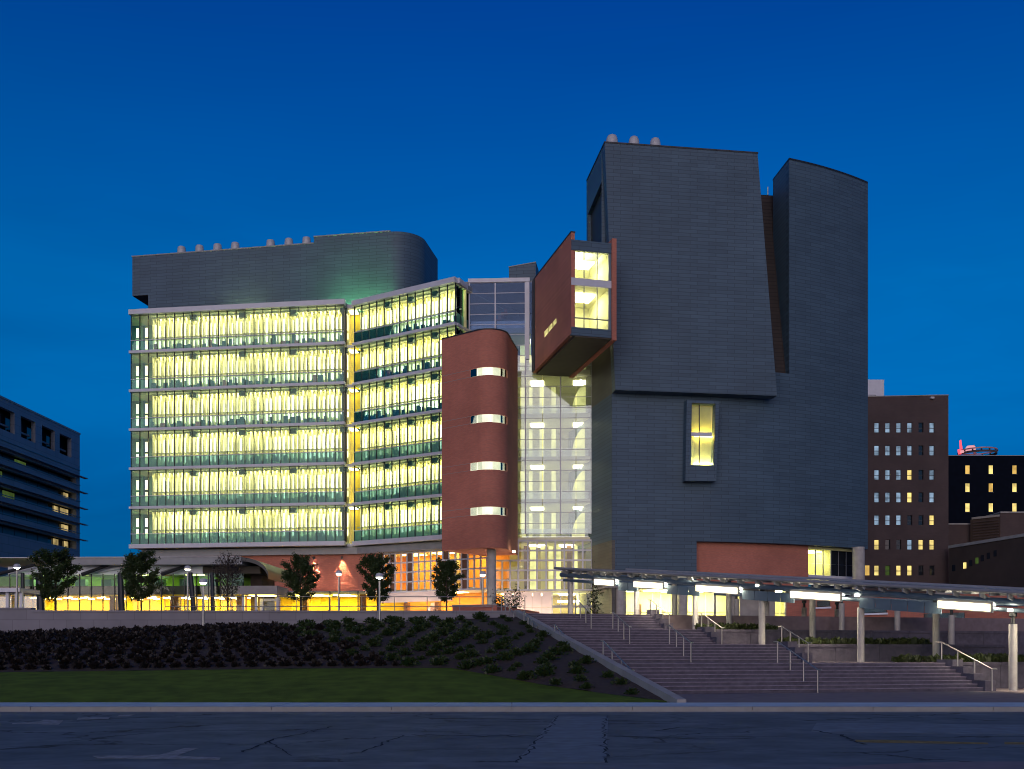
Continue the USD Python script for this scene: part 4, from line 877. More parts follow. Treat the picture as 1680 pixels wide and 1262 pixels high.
# brick wall and low windows behind the terraces on the right
BWl = Wall(1290, 86.0, -44.0)
bw_ = thing('brick_side_wall', 'red brick wall with a band of low windows behind the terraces on the right', 'wall')
e1 = BWl.s(1720)
part('wall_face', MB().slab(BWl, 0, e1, 1.0, 6.2, -.4, 0), 'red_brick', bw_)
part('coping', MB().slab(BWl, 0, e1, 6.203, 6.35, -.45, .06), 'concrete', bw_)
for a, b, y0, y1 in ((1416, 1455, 996, 1006), (1516, 1583, 1006, 1025), (1340, 1362, 986, 996), (1655, 1700, 1016, 1036)):
    z0, z1 = BWl.z((a + b) / 2, y1), BWl.z((a + b) / 2, y0)
    w_ = part('window', MB().slab(BWl, BWl.s(a), BWl.s(b), z0, z1, .002, .03), 'frosted_glass', bw_)
    part('window_blind', MB().slab(BWl, BWl.s(a) + .05, BWl.s(b) - .05, z0 + .05, z1, .0005, .0015), 'white_soffit', w_)
    part('sill', MB().slab(BWl, BWl.s(a) - .1, BWl.s(b) + .1, z0 - .14, z0 - .003, .002, .14), 'white_soffit', w_)

# planter in front of the stair tower
pl_ = thing('brick_planter', 'low red brick planter wall on the plaza at the round column', 'planter')
q0, q1, q2 = at(742, 1000, 64)[:2], at(815, 1000, 63)[:2], at(885, 1000, 72)[:2]
zt = lambda D, y: ZC + (HY - y) / F * D
z1_ = zt(64, 994.5)
m = MB().prism([tuple(q0), tuple(q1), tuple(q1 + (0.1, .45)), tuple(q0 + (0, .4))], 4.2, z1_); part('wall', m, 'red_brick', pl_)
m = MB().prism([tuple(q1 + (.004, 0)), tuple(q2), tuple(q2 + (-.3, .35)), tuple(q1 + (.104, .46))], 4.2, z1_ - .02); part('wall', m, 'red_brick', pl_)
part('coping', MB().prism([tuple(q0 + (-.04, -.04)), tuple(q1 + (0, -.04)), tuple(q1 + (.1, .47)), tuple(q0 + (0, .42))], z1_ + .002, z1_ + .07), 'concrete', pl_)

# ================================================================ vegetation
def leaf_cloud(pts, size, r, dirs=None):
    n = len(pts); v = np.zeros((n * 4, 3)); f = []
    for i, p in enumerate(pts):
        a = np.array([r.gauss(0, 1), r.gauss(0, 1), r.gauss(0, .7)]); a /= np.linalg.norm(a) + 1e-9
        if dirs is not None: a = dirs[i] + .35 * a; a /= np.linalg.norm(a)
        b = np.cross(a, [r.gauss(0, 1), r.gauss(0, 1), r.gauss(0, 1)]); b /= np.linalg.norm(b) + 1e-9
        L1 = size * r.uniform(.6, 1.3); Wd = L1 * .42
        v[i * 4:i * 4 + 4] = [p, p + a * L1 * .5 + b * Wd, p + a * L1, p + a * L1 * .5 - b * Wd]; f += [[4 * i, 4 * i + 1, 4 * i + 2], [4 * i, 4 * i + 2, 4 * i + 3]]
    return v, np.array(f)
def tree(name, label, loc, h, cw, seed, nleaf=12000, leaf='tree_leaf', low=.28, fast=False, group=None):
    r = random.Random(seed); t = thing(name, label, 'tree', group, loc, r.uniform(0, 360))
    tips = []; mb = MB()
    mb.tube((0, 0, 0), (.02, .02, h * .35), h * .014, h * .011, 8); mb.tube((.02, .02, h * .35), (0, .03, h * .93), h * .011, h * .003, 8)
    nb = 26 if not fast else 60
    for i in range(nb):
        f = low + (.9 - low) * (i + r.random()) / nb; az = i * 2.4 + r.uniform(-.5, .5)
        g_ = (f - low * .75) / (1.03 - low * .75); prof = (max(0.0, g_) ** .5) * (max(0.0, 1 - g_) ** .72) * 1.75
        ln = cw * .5 * prof * r.uniform(.72, 1.08); up = ln * (.45 + .5 * f) if not fast else ln * 1.3
        p0 = np.array([0, 0, h * (f - .02)]); p1 = p0 + (math.cos(az) * ln * .55, math.sin(az) * ln * .55, up * .6); p2 = p0 + (math.cos(az) * ln, math.sin(az) * ln, up)
        mb.tube(p0, p1, h * .0055, h * .0035, 5); mb.tube(p1, p2, h * .0035, h * .001, 5)
        tips.append((p0, p1, p2, ln))
        for k in range(3 if not fast else 5):
            b0 = p0 + (p2 - p0) * r.uniform(.35, .9); dv = np.array([math.cos(az + r.uniform(-1.2, 1.2)), math.sin(az + r.uniform(-1.2, 1.2)), r.uniform(.2, 1.1)]) * ln * r.uniform(.2, .42)
            mb.tube(b0, b0 + dv, h * .002, h * .0007, 4); tips.append((b0, b0 + dv * .5, b0 + dv, ln * .4))
    part('trunk', mb, 'bark', t)
    pts, wt = [], [x[3] + .1 for x in tips]
    for x in r.choices(tips, wt, k=nleaf):
        f = r.uniform(.25, 1.05); p = x[0] * (1 - f) + x[2] * f if f > .5 else x[0] + (x[1] - x[0]) * f * 2
        pts.append(p + np.array([r.gauss(0, .05), r.gauss(0, .05), r.gauss(0, .045)]) * h * .42)
    part('crown', leaf_cloud(pts, h * .025, r), leaf, t)
    return t
PZ = 4.2
def plaza_at(px, D): return ((px - CX) / F * D, D, PZ)
def hgt(ytop, D): return ZC + (HY - ytop) / F * D - PZ
G = 'young trees on the plaza'
for name, px, D, yt, wpx, seed, lab, kw in (
    ('plaza_tree', 91, 76, 904, 78, 11, 'small dark leafy tree farthest left on the plaza beside the lamp', {}),
    ('plaza_tree', 232, 74, 906, 74, 12, 'dense dark tree in front of the left end of the glass wing', {}),
    ('bare_tree', 374, 76, 914, 62, 13, 'nearly bare thin-twigged tree in front of the pavilion roof end', dict(nleaf=900, leaf='purple_leaf', fast=True)),
    ('plaza_tree', 493, 73, 913, 66, 14, 'oval green tree left of the two glowing brick uplights', {}),
    ('plaza_tree', 619, 72, 909, 62, 15, 'tall dark conical tree in front of the gridded orange windows', {}),
    ('plaza_tree', 733, 71, 917, 54, 16, 'slim dark tree left of the round column under the brick stair tower', {})):
    h = hgt(yt, D); tree(name, lab, plaza_at(px, D), h, wpx / F * D * 1.12, seed, group=G, **kw)
r = random.Random(77)
for i, (px, D, hh) in enumerate(((845, 70, 1.9), (822, 68, 1.5), (975, 78, 3.2))):
    pts = [np.array([r.gauss(0, .28), r.gauss(0, .28), abs(r.gauss(.55, .28)) * hh]) for _ in range(420)]
    t = thing('plaza_shrub', ['loose shrub in the brick planter right of the round column', 'small shrub in front of the round column', 'tall shrub beside the glass entrance'][i], 'shrub', None, ((px - CX) / F * D, D, PZ))
    part('stems', MB().tube((0, 0, 0), (.1, 0, hh * .8), .03, .01, 5).tube((0, 0, 0), (-.12, .05, hh * .7), .025, .01, 5), 'bark', t); part('foliage', leaf_cloud(pts, .13, r), 'shrub_leaf', t)
# shrubs in rows on the slope
def shrub_proto(name, label, group, seed, leaf, w, h, n, loc):
    r = random.Random(seed); pts, dirs = [], []
    for i in range(n):
        az, el = r.uniform(0, 6.283), r.uniform(.15, 1.4); rr = r.uniform(.05, .9); d = np.array([math.cos(az) * math.cos(el) * w, math.sin(az) * math.cos(el) * w, math.sin(el) * h])
        pts.append(d * rr * .8 + (0, 0, .02)); dirs.append(d / np.linalg.norm(d))
    t = thing(name, label, 'shrub', group, loc); part('foliage', leaf_cloud(pts, .15, r, dirs), leaf, t)
    return t.GetPrim()
r = random.Random(21)
spots_g, spots_d = [], []
for j in range(15):
    v = .03 + .955 * j / 14
    b0, b1 = bed_point(0, v), bed_point(1, v); Ln = b1[0] - b0[0]
    x = b0[0] + r.uniform(0, .6)
    while x < b1[0] - .3:
        # dense dark rows on the left give way to loose green ones on the right, along a slanting edge
        xe = at(380, 1030, 50)[0] + 8.5 * (1 - v)
        u = (x - b0[0]) / Ln
        # find u on the sheet with that x
        lo, hi = 0.0, 1.0
        for _ in range(24):
            mid = (lo + hi) / 2
            if bed_point(mid, v)[0] < x: lo = mid
            else: hi = mid
        p = bed_point(lo, v); green = x > xe + r.uniform(-1.2, 1.2)
        if green and (x + j * .55) % 1.0 >= 0: spots_g.append(np.append(p + (r.gauss(0, .1), r.gauss(0, .1), 0), j)); x += r.uniform(1.05, 1.45) if x < xe + 9 else r.uniform(1.15, 1.6)
        else: spots_d.append(np.append(p + (r.gauss(0, .05), r.gauss(0, .08), 0), j)); x += r.uniform(.62, .78)
def inframe(p, m=60): q = CX + F * p[0] / p[1]; return -m < q < 1700
spots_g = [p for p in spots_g if inframe(p)]; spots_d = [p for p in spots_d if inframe(p)]
spots_d.sort(key=lambda p: p[1])
near_d, far_d = spots_d[:290], spots_d[290:]
ORD = 'lowest second third fourth fifth sixth seventh eighth ninth tenth eleventh twelfth thirteenth fourteenth topmost'.split()
GLf = lambda p: f'low green spreading shrub on the mulch slope, {ORD[int(p[3])]} row up from the lawn'
DLf = lambda p: f'dark reddish tufted shrub on the mulch slope, {ORD[int(p[3])]} dense row up from the lawn'
gp = [shrub_proto('green_shrub', GLf(spots_g[i]), 'green shrubs on the slope', 30 + i, 'shrub_leaf', .60, .42, 190, spots_g[i][:3] - (0, 0, .02)) for i in range(4)]
for i, p in enumerate(spots_g[4:]): dup(gp[i % 4], p[:3] - (0, 0, .02), r.uniform(0, 360), r.uniform(.5, 1.1), GLf(p))
dp = [shrub_proto('dark_shrub', DLf(near_d[i]), 'dark shrubs on the slope', 50 + i, 'dark_shrub_leaf', .33, .32, 110, near_d[i][:3] - (0, 0, .02)) for i in range(4)]
for i, p in enumerate(near_d[4:]): dup(dp[i % 4], p[:3] - (0, 0, .02), r.uniform(0, 360), r.uniform(.7, 1.2), DLf(p))
if far_d:
    vs, fs, n = [], [], 0
    for p in [q[:3] for q in far_d]:
        rr = random.Random(int(p[0] * 1000)); pts, dirs = [], []
        for i in range(60):
            az, el = rr.uniform(0, 6.283), rr.uniform(.15, 1.4); d = np.array([math.cos(az) * math.cos(el) * .42, math.sin(az) * math.cos(el) * .33, math.sin(el) * .32]); pts.append(p + d * rr.uniform(.05, .8)); dirs.append(d / np.linalg.norm(d))
        v, f = leaf_cloud(pts, .17, rr, dirs); vs.append(v); fs.append(f + n); n += len(v)
    struct('far_dark_shrubs', (np.vstack(vs), np.vstack(fs)), 'dark_shrub_leaf', 'farther rows of dark shrubs under the retaining wall', kind='stuff', cat='shrubs')
# grasses on the terraces
vs, fs, n = [], [], 0
for (sa_, sb_, t, z, dens) in ((13.2, 22, 17.9, 2.25, 16), (17.6, 36, 10.6, 1.35, 18), (17.2, 30, 13.6, 1.35, 8), (11.5, 16, 24.0, 3.15, 12)):
    for k in range(int((sb_ - sa_) * dens)):
        x, y = L(r.uniform(sa_, sb_), t + r.uniform(-.5, .5)); pts = [np.array([x + r.gauss(0, .05), y + r.gauss(0, .05), z]) for _ in range(12)]; dirs = [np.array([r.gauss(0, .35), r.gauss(0, .35), 1.0]) for _ in range(12)]
        v, f = leaf_cloud(pts, r.uniform(.22, .42), r, dirs); vs.append(v); fs.append(f + n); n += len(v)
struct('terrace_grasses', (np.vstack(vs), np.vstack(fs)), 'grass_leaf', 'clumps of ornamental grass along the terraces beside the stairs', kind='stuff', cat='grass')

# ================================================================ street lamps on the plaza
def lamp(px, D, ytop, label, base=PZ, rad=.22, glow_='street_lamp_glow'):
    x, y, _ = plaza_at(px, D); zt_ = ZC + (HY - ytop) / F * D; h = zt_ - base
    t = thing('plaza_lamp', label, 'street lamp', 'post lamps on the plaza', (x, y, base))
    part('pole', MB().lathe([(.001, 0), (.13, 0), (.13, .12), (.075, .16), (.06, h - .45)], 0, 0, 12), 'steel', t, smooth=35)
    part('shade', MB().lathe([(rad, h - .24), (rad * .98, h - .12), (rad * .72, h - .03), (.02, h)], 0, 0, 16), 'vent_metal', t, smooth=40)
    part('light', MB().lathe([(.05, h - .36), (rad * .6, h - .32), (rad * .88, h - .25), (.01, h - .24)], 0, 0, 14), glow_, t, smooth=40)
lamp(28, 68, 925, 'post lamp at the far left edge in front of the bus shelter canopy')
lamp(308, 70, 928, 'post lamp in front of the end of the curved pavilion roof')
lamp(333.5, 57.2, 949, 'tall nearer post lamp in front of the retaining wall on the left', base=2.5)
lamp(556, 70, 936, 'post lamp between the two glowing cones on the brick wall')
lamp(622.5, 57.8, 940, 'tall nearer post lamp beside the conical tree', base=3.1)
lamp(792, 64.5, 937, 'post lamp just left of the round column', rad=.20)
# railing along the plaza edge
rl = thing('plaza_railing', 'thin steel railing along the plaza edge behind the retaining wall', 'railing')
for i in range(34):
    x = -21 + i * .66
    if i % 3 == 0: q = wpt(x, 3.2); part('rail_post', MB().tube((q[0], q[1], 4.2), (q[0], q[1], 5.25), .025), 'steel', rl)
a, b = wpt(-21, 3.2), wpt(.6, 3.2)
for z in (4.65, 5.25): part('rail', MB().tube((a[0], a[1], z), (b[0], b[1], z), .025), 'steel', rl)

# ================================================================ glazed pavilion on the left
PV = Wall(200, 88.0, -2.0)
pv = thing('glass_pavilion', 'low two-level glass pavilion with dark curved roof and yellow lit interior on the left', 'building')
s = PV.s; zz = lambda y: ZC + (HY - y) / F * 88.0
x0, x1 = s(-60), s(400)
y_spl, y_sph = zz(975.5), zz(961.5)
part('floor_band', MB().slab(PV, x0, x1, y_spl, y_sph, -6, -.06), 'spandrel_dark', pv)
part('ground_ceiling', MB().slab(PV, x0, x1, y_spl - .12, y_spl - .003, -6, -.1), 'pavilion_wall', pv)
part('rear_wall', MB().slab(PV, x0, x1, 4.2, y_spl, -6.3, -6.05), 'pavilion_wall', pv)
part('upper_rear_wall', MB().slab(PV, x0, x1 + .5, y_sph, zz(938), -5.3, -5.05), 'green_wall', pv)
for i in range(14):
    px = 18 + i * 28; a = s(px)
    part('down_lamp', MB().slab(PV, a - .14, a + .14, y_spl - .17, y_spl - .125, -1.6, -1.3), 'downlight', pv)
    for o in (-2.7, -4.2): part('ceiling_lamp', MB().slab(PV, a + .35, a + .75, y_spl - .16, y_spl - .124, o - .35, o), 'pavilion_lamp', pv)
    if i % 3 == 1: part('upper_lamp', MB().slab(PV, a - .8, a + .8, zz(939), zz(938.4), -3.6, -2.4), 'lime_lamp', pv)
for i in range(24):
    a, b = x0 + (x1 - x0) * i / 24, x0 + (x1 - x0) * (i + 1) / 24
    part('ground_pane', MB().slab(PV, a + .03, b - .03, 4.2, y_spl + .02, -.03, 0), 'clear_glass', pv)
    part('spandrel_pane', MB().slab(PV, a + .03, b - .03, y_spl + .04, y_sph - .02, -.03, 0), 'clear_glass', pv)
    part('upper_pane', MB().slab(PV, a + .03, b - .03, y_sph, zz(941.5), -.03, 0), 'lab_glass', pv)
    part('mullion', MB().slab(PV, a - .03, a + .03, 4.2, zz(941.5), -.06, .05), 'dark_metal', pv)
part('door_rail', MB().slab(PV, x0, x1, 5.3, 5.37, -.02, .05), 'grey_metal', pv)
for i in range(9):
    a = s(14 + i * 44); part('counter', MB().slab(PV, a, a + 1.4, 4.2, 5.15, -4.4, -3.8), 'wood_panel' if i % 3 else 'pink_panel', pv)
    part('upper_desk', MB().slab(PV, a, a + .9, y_sph + .01, y_sph + .75, -3.0, -2.4), 'inner_teal', pv)
for px0, px1, w in ((71, 77, .38), (203, 208, .3), (317, 326, .24), (352, 356, .2), (44, 47, .2)):   # leaning columns
    p0, p1 = PV.P(s(px1), 4.2, .9), PV.P(s(px0), zz(941), .7)
    part('leaning_column', MB().tube(p1, p0, w * .75, w, 10), 'dark_metal', pv, smooth=35)
for px in (183, 283, 392): a = s(px); part('pillar', MB().slab(PV, a - .35, a + .35, 4.2, y_sph, -1.2, -.4), 'wood_panel', pv)
# roof: long dark edge beam with vaulted pale soffits between curved ribs
part('roof_beam', MB().slab(PV, s(128), s(404), zz(928.5), zz(917.5), -12, 1.2), 'grey_metal', pv)
part('roof_beam_edge', MB().slab(PV, s(-70), s(402), zz(917.4), zz(916), -12, 1.3), 'vent_metal', pv)
def vault(pa, pb, y_low, y_high, o0, o1, mt, flip):
    m = MB(); n = 12; pts = []
    for i in range(n + 1):
        f = i / n; g = math.sin(f * math.pi / 2) if not flip else 1 - (1 - math.cos(f * math.pi / 2)); pts.append((s(pa + (pb - pa) * f), zz(y_low + (y_high - y_low) * g)))
    for i in range(n):
        a, b = pts[i], pts[i + 1]; q = [PV.P(a[0], a[1], o1), PV.P(b[0], b[1], o1), PV.P(b[0], b[1], o0), PV.P(a[0], a[1], o0)]
        m.hexa(q + [(x, y, z + .18) for x, y, z in q])
    part('roof_vault', m, mt, pv, smooth=30)
vault(12, 128, 942, 928, -10, -.3, 'white_soffit', False); vault(138, 260, 943, 928.6, -10, -.25, 'white_soffit', False); vault(262, 330, 941, 928.6, -10, -.2, 'grey_metal', False)
part('soffit_wall', MB().slab(PV, s(8), s(330), zz(942.5), zz(928.6), -.62, -.5), 'white_soffit', pv)
for pa, pb in ((-5, 60), (137, 182), (268, 315)):
    p0, p1 = PV.P(s(pa), zz(943), .3), PV.P(s(pb), zz(927), .3); part('roof_rib', MB().tube(p0, p1, .16, .13, 8), 'dark_metal', pv)
m = MB(); n = 14; pts = []
for i in range(n + 1):
    f = i / n; ang = f * math.pi / 2; pts.append((s(402) + math.sin(ang) * (s(446) - s(402)), zz(946) + (zz(917.5) - zz(946)) * math.cos(ang)))
for i in range(n):
    a, b = pts[i], pts[i + 1]; q = [PV.P(a[0], a[1] - .32, 1.2), PV.P(b[0], b[1] - .32, 1.2), PV.P(b[0], b[1] - .32, -12), PV.P(a[0], a[1] - .32, -12)]
    m.hexa(q + [(x, y, z + .32) for x, y, z in q])
part('roof_curved_end', m, 'dark_metal', pv, smooth=30)
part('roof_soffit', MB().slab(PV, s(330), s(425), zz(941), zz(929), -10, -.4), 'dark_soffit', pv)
part('end_wall', MB().slab(PV, s(400), s(420), 4.2, zz(935), -6, -2), 'dark_brick', pv)
ec = thing('entry_canopy', 'grey concrete entry canopy with white door frame at the right end of the pavilion', 'canopy')
part('slab', MB().slab(PV, s(397), s(461), zz(977), zz(963.5), -2.5, 1.3), 'concrete', ec)
for px in (403, 424, 459): part('post', MB().slab(PV, s(px) - .1, s(px) + .1, 4.2, zz(977) - .003, .5, .75), 'white_metal', ec)
part('door_frame', MB().face(PV, [(s(428), 4.2), (s(428), zz(983)), (s(460), zz(983)), (s(460), 4.2), (s(455), 4.2), (s(455), zz(987)), (s(433), zz(987)), (s(433), 4.2)], 0, .3), 'white_metal', ec)
part('door_pane', MB().slab(PV, s(433.5), s(454.5), 4.2, zz(987.5), .1, .13), 'clear_glass', ec)
part('ceiling_lamp', MB().slab(PV, s(410), s(450), zz(977.9), zz(977.3), -1.2, .3), 'yellow_lamp', ec)
bs = thing('bus_shelter', 'small white flat-roofed shelter on posts at the far left edge', 'shelter')
BSW = Wall(0, 70.0, 0.0)
zb_ = lambda y: ZC + (HY - y) / F * 70
part('roof', MB().slab(BSW, BSW.s(-60), BSW.s(38), zb_(972), zb_(965.5), -2.5, .5), 'white_metal', bs)
for px in (14, 29, 36.5, -30): part('post', MB().slab(BSW, BSW.s(px) - .1, BSW.s(px) + .1, 4.2, zb_(972) - .003, 0, .2), 'white_metal', bs)
part('rear_pane', MB().slab(BSW, BSW.s(-60), BSW.s(36), 4.5, zb_(974), -2.2, -2.17), 'frosted_glass', bs)

# ================================================================ far buildings
# left: long pale block, its side running back
LB = Wall.__new__(Wall); LB.o = np.array([(131 - CX) / F * 160.0, 160.0]); LB.d = -np.array([.035, 1.0]) / math.hypot(.035, 1); LB.n = np.array([-LB.d[1], LB.d[0]]); LB.n = LB.n if LB.n[0] > 0 else -LB.n
lb = thing('pale_office_block', 'long pale blue-grey office block with dark window bands at the far left', 'building')
def lbs(px): k = (px - CX) / F; return (k * LB.o[1] - LB.o[0]) / (LB.d[0] - k * LB.d[1])
zl_ = lambda y: ZC + (HY - y) / F * 160.0
ztop = zl_(713.5); Lb = lbs(-140)
sq = []
for a, b in ((98, 117), (69, 90), (34, 58), (-8, 24), (-70, -26)): sq.append((lbs(b), lbs(a), zl_(757), zl_(726)))
bands = [(zl_(y1), zl_(y0)) for y0, y1 in ((787, 797), (812, 824), (838, 851), (864, 877), (890, 903))]
holes = [[(a, z0), (b, z0), (b, z1), (a, z1)] for a, b, z0, z1 in sq] + [[(1.2, z0), (Lb - .5, z0), (Lb - .5, z1), (1.2, z1)] for z0, z1 in bands]
part('wall', MB().face(LB, [(0, 4.2), (Lb, 4.2), (Lb, ztop), (0, ztop)], -.6, 0, holes=holes), 'pale_cladding', lb)
part('rear_wall', MB().slab(LB, .2, Lb, 4.2, ztop - .05, -12, -1.4), 'dark_glass', lb)
part('end_wall', MB().slab(LB, 0, .19, 4.2, ztop - .01, -12, -.605), 'pale_cladding', lb)
part('coping', MB().slab(LB, -.1, Lb, ztop + .002, ztop + .25, -12, .08), 'grey_metal', lb)
for a, b, z0, z1 in sq:
    w_ = part('window', MB().slab(LB, a + .05, b - .05, z0 + .05, z1 - .05, -1.3, -1.25), 'dark_glass', lb)
    part('window_bar', MB().slab(LB, a + .1, b - .1, z0 + (z1 - z0) * .28, z0 + (z1 - z0) * .36, -1.0, -.75), 'pale_cladding', w_); part('window_post', MB().slab(LB, a + (b - a) * .62, a + (b - a) * .72, z0, z1, -1.0, -.74), 'pale_cladding', w_)
rr = random.Random(8)
litp = {(1, 0): 1, (2, 0): 1, (2, 1): 1, (3, 0): 1, (4, 0): 1, (4, 1): 1, (0, 4): 2, (1, 6): 2, (2, 5): 2, (4, 8): 2, (1, 9): 2}
for k, (z0, z1) in enumerate(bands):
    n = int((Lb - 1.7) / 3.2)
    for i in range(n):
        a = 1.2 + i * 3.2; lit = litp.get((k, i))
        part('lit_window' if lit == 1 else 'band_pane', MB().slab(LB, a + .08, a + (3.12 if not lit == 1 else rr.uniform(1.2, 2.6)), z0 + .05, z1 - .05, -1.3, -1.24), 'lit_dim' if lit == 1 else 'lit_green' if lit == 2 else 'band_glass', lb)
    part('sunshade', MB().slab(LB, -1.5, Lb - .3, z1 + .32, z1 + .42, .02, .65), 'pale_cladding', lb)
    part('spandrel_line', MB().slab(LB, .02, Lb - .3, z1 + 1.35, z1 + 1.45, .003, .10), 'blue_steel', lb)
# right: brown brick block with rows of windows
RBk = Wall(1420, 170.0, 1.0)
rb = thing('brown_brick_block', 'brown brick hospital block with seven rows of small windows on the right', 'building')
za = lambda px, y: RBk.z(px, y)
cols = [1438.5, 1456.5, 1474.5, 1492.5, 1511, 1529]; rows = [701.5, 739, 779, 816, 853.5, 893.5, 936]
kinds = ['ppppdp', 'ppppdp', 'pppydp', 'pppydp', 'pppddy', 'yddpyy', 'ygyydd']
holes = []
for j, y in enumerate(rows):
    for i, px in enumerate(cols):
        holes.append([RBk.q(px - 4, y + 8), RBk.q(px + 4, y + 8), RBk.q(px + 4, y - 8), RBk.q(px - 4, y - 8)])
part('wall', MB().face(RBk, [RBk.q(1395, 1010), RBk.q(1556, 1010), RBk.q(1556, 649), RBk.q(1395, 652)], -.35, 0, holes=holes), 'brown_brick', rb)
part('core', MB().slab(RBk, RBk.s(1395) + .2, RBk.s(1555), 4.2, za(1500, 651), -22, -.9), 'brown_brick', rb)
part('parapet', MB().face(RBk, [RBk.q(1395, 652), RBk.q(1556.5, 649), RBk.q(1556.5, 647.6), RBk.q(1395, 650.6)], -.5, .1), 'concrete', rb)
for j, y in enumerate(rows):
    for i, px in enumerate(cols):
        (sa_, z0), (sb_, z1) = RBk.q(px - 4, y + 8), RBk.q(px + 4, y - 8); kk = kinds[j][i]
        w_ = part('window', MB().slab(RBk, sa_ + .03, sb_ - .03, z0 + .03, z1 - .03, -.32, -.28), {'p': 'lit_pale', 'y': 'lit_yellow', 'd': 'dark_glass', 'g': 'lit_green'}[kk], rb)
        part('frame', MB().slab(RBk, sa_ + .03, sb_ - .03, z0 + (z1 - z0) * .42, z0 + (z1 - z0) * .48, -.275, -.22), 'dark_metal', w_)
part('window', MB().face(RBk, [RBk.q(1419, 944), RBk.q(1426, 944), RBk.q(1426, 928), RBk.q(1419, 928)], .01, .06), 'lit_amber', rb)
part('roof_light', MB().slab(RBk, RBk.s(1525), RBk.s(1531), za(1528, 655), za(1528, 652), .02, .5), 'vent_metal', rb)
part('roof_plant_room', MB().slab(RBk, RBk.s(1400), RBk.s(1473), za(1450, 652), za(1450, 607), -16, -6), 'white_metal', rb)
m = MB()
for px in (1424, 1432, 1440, 1448): m.tube(RBk.P(RBk.s(px), za(1440, 650), -3), RBk.P(RBk.s(px), za(1440, 641), -3), .06, n=5)
m.tube(RBk.P(RBk.s(1424), za(1440, 641), -3), RBk.P(RBk.s(1448), za(1440, 641), -3), .06, n=5)
part('roof_railing', m, 'grey_metal', rb)
DBk = Wall(1550, 215.0, 0.0)
db = thing('dark_office_block', 'dark nearly black block with three rows of amber windows at the right edge', 'building')
part('wall', MB().slab(DBk, DBk.s(1545), DBk.s(1760), 4.2, DBk.z(1600, 748.5), -20, 0), 'black_wall', db)
lit = ['aya', 'yay', 'yyy']
for j, y in enumerate((771, 800.5, 833)):
    for i, px in enumerate((1587, 1625.5, 1664, 1702)):
        (sa_, z0), (sb_, z1) = DBk.q(px - 3.3, y + 7), DBk.q(px + 3.3, y - 7)
        w_ = part('window', MB().slab(DBk, sa_, sb_, z0, z1, .02, .08), 'lit_amber' if i < 3 and lit[j][i] == 'a' else 'lit_yellow', db)
        part('frame', MB().slab(DBk, sa_ - .1, sb_ + .1, z0 - .15, z0 - .003, .02, .25), 'dark_metal', w_)
part('parapet', MB().slab(DBk, DBk.s(1545), DBk.s(1760), DBk.z(1600, 748.4), DBk.z(1600, 747), -20, .1), 'grey_metal', db)
an = thing('rooftop_antenna', 'red-lit antenna mast and ring platform on the roof of the dark block', 'antenna')
AW = Wall(1600, 222.0, 0.0); zx = lambda y: AW.z(1600, y)
x, y, _ = AW.P(AW.s(1600), 0, 0)
part('platform', MB().lathe([(3.9, zx(747)), (3.9, zx(744)), (3.7, zx(743))], x + .5, y, 20), 'brown_brick', an)
part('ring_rail', MB().lathe([(3.8, zx(741)), (3.95, zx(741)), (3.95, zx(739)), (3.8, zx(739)), (3.8, zx(741))], x + .5, y, 24), 'pink_lit_steel', an)
for i in range(14):
    a = i * 2 * math.pi / 14; part('rail_post', MB().box(x + .5 + 3.87 * math.cos(a) - .12, x + .5 + 3.87 * math.cos(a) + .12, y + 3.87 * math.sin(a) - .12, y + 3.87 * math.sin(a) + .12, zx(743.2), zx(740.9)), 'brown_brick', an)
for px, yt in ((1576, 723), (1598, 731), (1573, 738)):
    q = AW.P(AW.s(px), 0, .5); part('mast', MB().tube((q[0], q[1], zx(746)), (q[0] - .3, q[1], zx(yt)), .32, .2, 6), 'red_lit_glow' if yt != 731 else 'pink_lit_steel', an)
q = AW.P(AW.s(1589), 0, 1.0); part('dome', MB().lathe([(1.0, zx(741)), (1.05, zx(737)), (.8, zx(733.5)), (.01, zx(732.5))], q[0], q[1], 12), 'pink_glow', an, smooth=40)
part('beacon_lights', MB().box(q[0] - 2.2, q[0] - 1.2, q[1] - .5, q[1], zx(745), zx(741)), 'pink_glow', an)
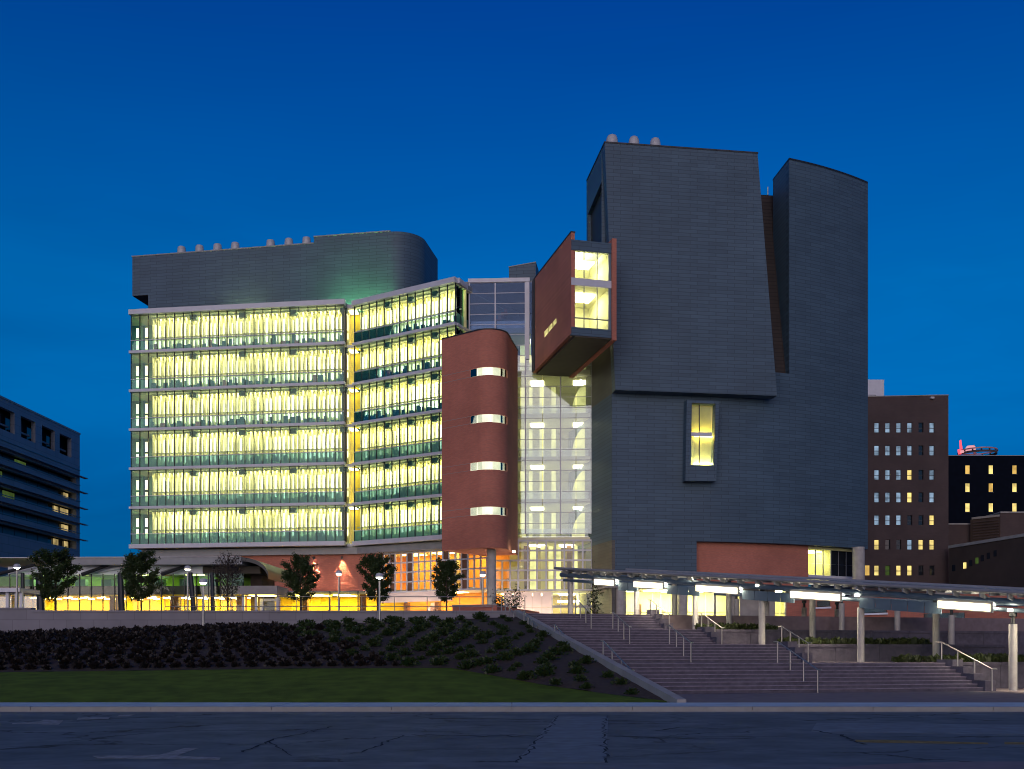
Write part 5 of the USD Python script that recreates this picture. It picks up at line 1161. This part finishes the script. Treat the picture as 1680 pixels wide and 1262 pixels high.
# low wings in front of it
LW = Wall(1557, 168.0, -77.0)
lw = thing('low_brick_wing', 'low dark brick wing with sloping roofline running towards the right edge', 'building')
ztl = LW.z(1557, 900)
part('wall', MB().slab(LW, 0, 95, 4.2, ztl, -14, 0), 'dark_brick', lw)
part('roof_edge', MB().slab(LW, 0, 95, ztl + .002, ztl + .45, -14, .15), 'concrete', lw)
for i, px in enumerate((1565, 1583, 1593, 1603, 1612, 1622, 1633)):
    for y, on in ((932 - i * 4.0, i == 1),):
        (a, z0), (b, z1) = (LW.s(px - 2.5), LW.z(px, y + 5)), (LW.s(px + 2.5), LW.z(px, y - 5))
        part('window', MB().slab(LW, a, b, z0, z1, .02, .06), 'lit_yellow' if on else 'lit_green' if i == 3 else 'dark_glass', lw)
part('window', MB().slab(LW, LW.s(1664), LW.s(1676), LW.z(1670, 976), LW.z(1670, 964), .02, .06), 'lit_green', lw)
mw = thing('mid_brick_wing', 'brick wing with louvred wall between the brown block and the dark block', 'building')
MWl = Wall(1557, 185.0, 0.0)
part('wall', MB().slab(MWl, MWl.s(1556), MWl.s(1592), 4.2, MWl.z(1570, 861), -8, 0), 'brown_brick', mw)
part('coping', MB().slab(MWl, MWl.s(1556), MWl.s(1592), MWl.z(1570, 860.8), MWl.z(1570, 858.5), -8, .1), 'concrete', mw)
M2 = Wall(1592, 184.0, -50.0)
part('louvre_wall', MB().slab(M2, 0, M2.s(1641), 4.2, M2.z(1600, 852), -.5, 0), 'dark_brick', mw)
part('louvre_frame', MB().slab(M2, .3, M2.s(1640), M2.z(1600, 851.8), M2.z(1600, 848.5), -.5, .15), 'concrete', mw)
m = MB()
for k in range(9): z = M2.z(1600, 893 - k * 4.4); part('louvre', MB().slab(M2, .5, M2.s(1639), z, z + .18, .02, .2), 'brown_brick', mw)
M3 = Wall(1641, M2.D(1641), 0.0)
part('end_wall', MB().slab(M3, 0, M3.s(1760), 4.2, M3.z(1650, 842), -8, 0), 'brown_brick', mw)
part('end_coping', MB().slab(M3, 0, M3.s(1760), M3.z(1650, 841.8), M3.z(1650, 839.5), -8, .12), 'concrete', mw)
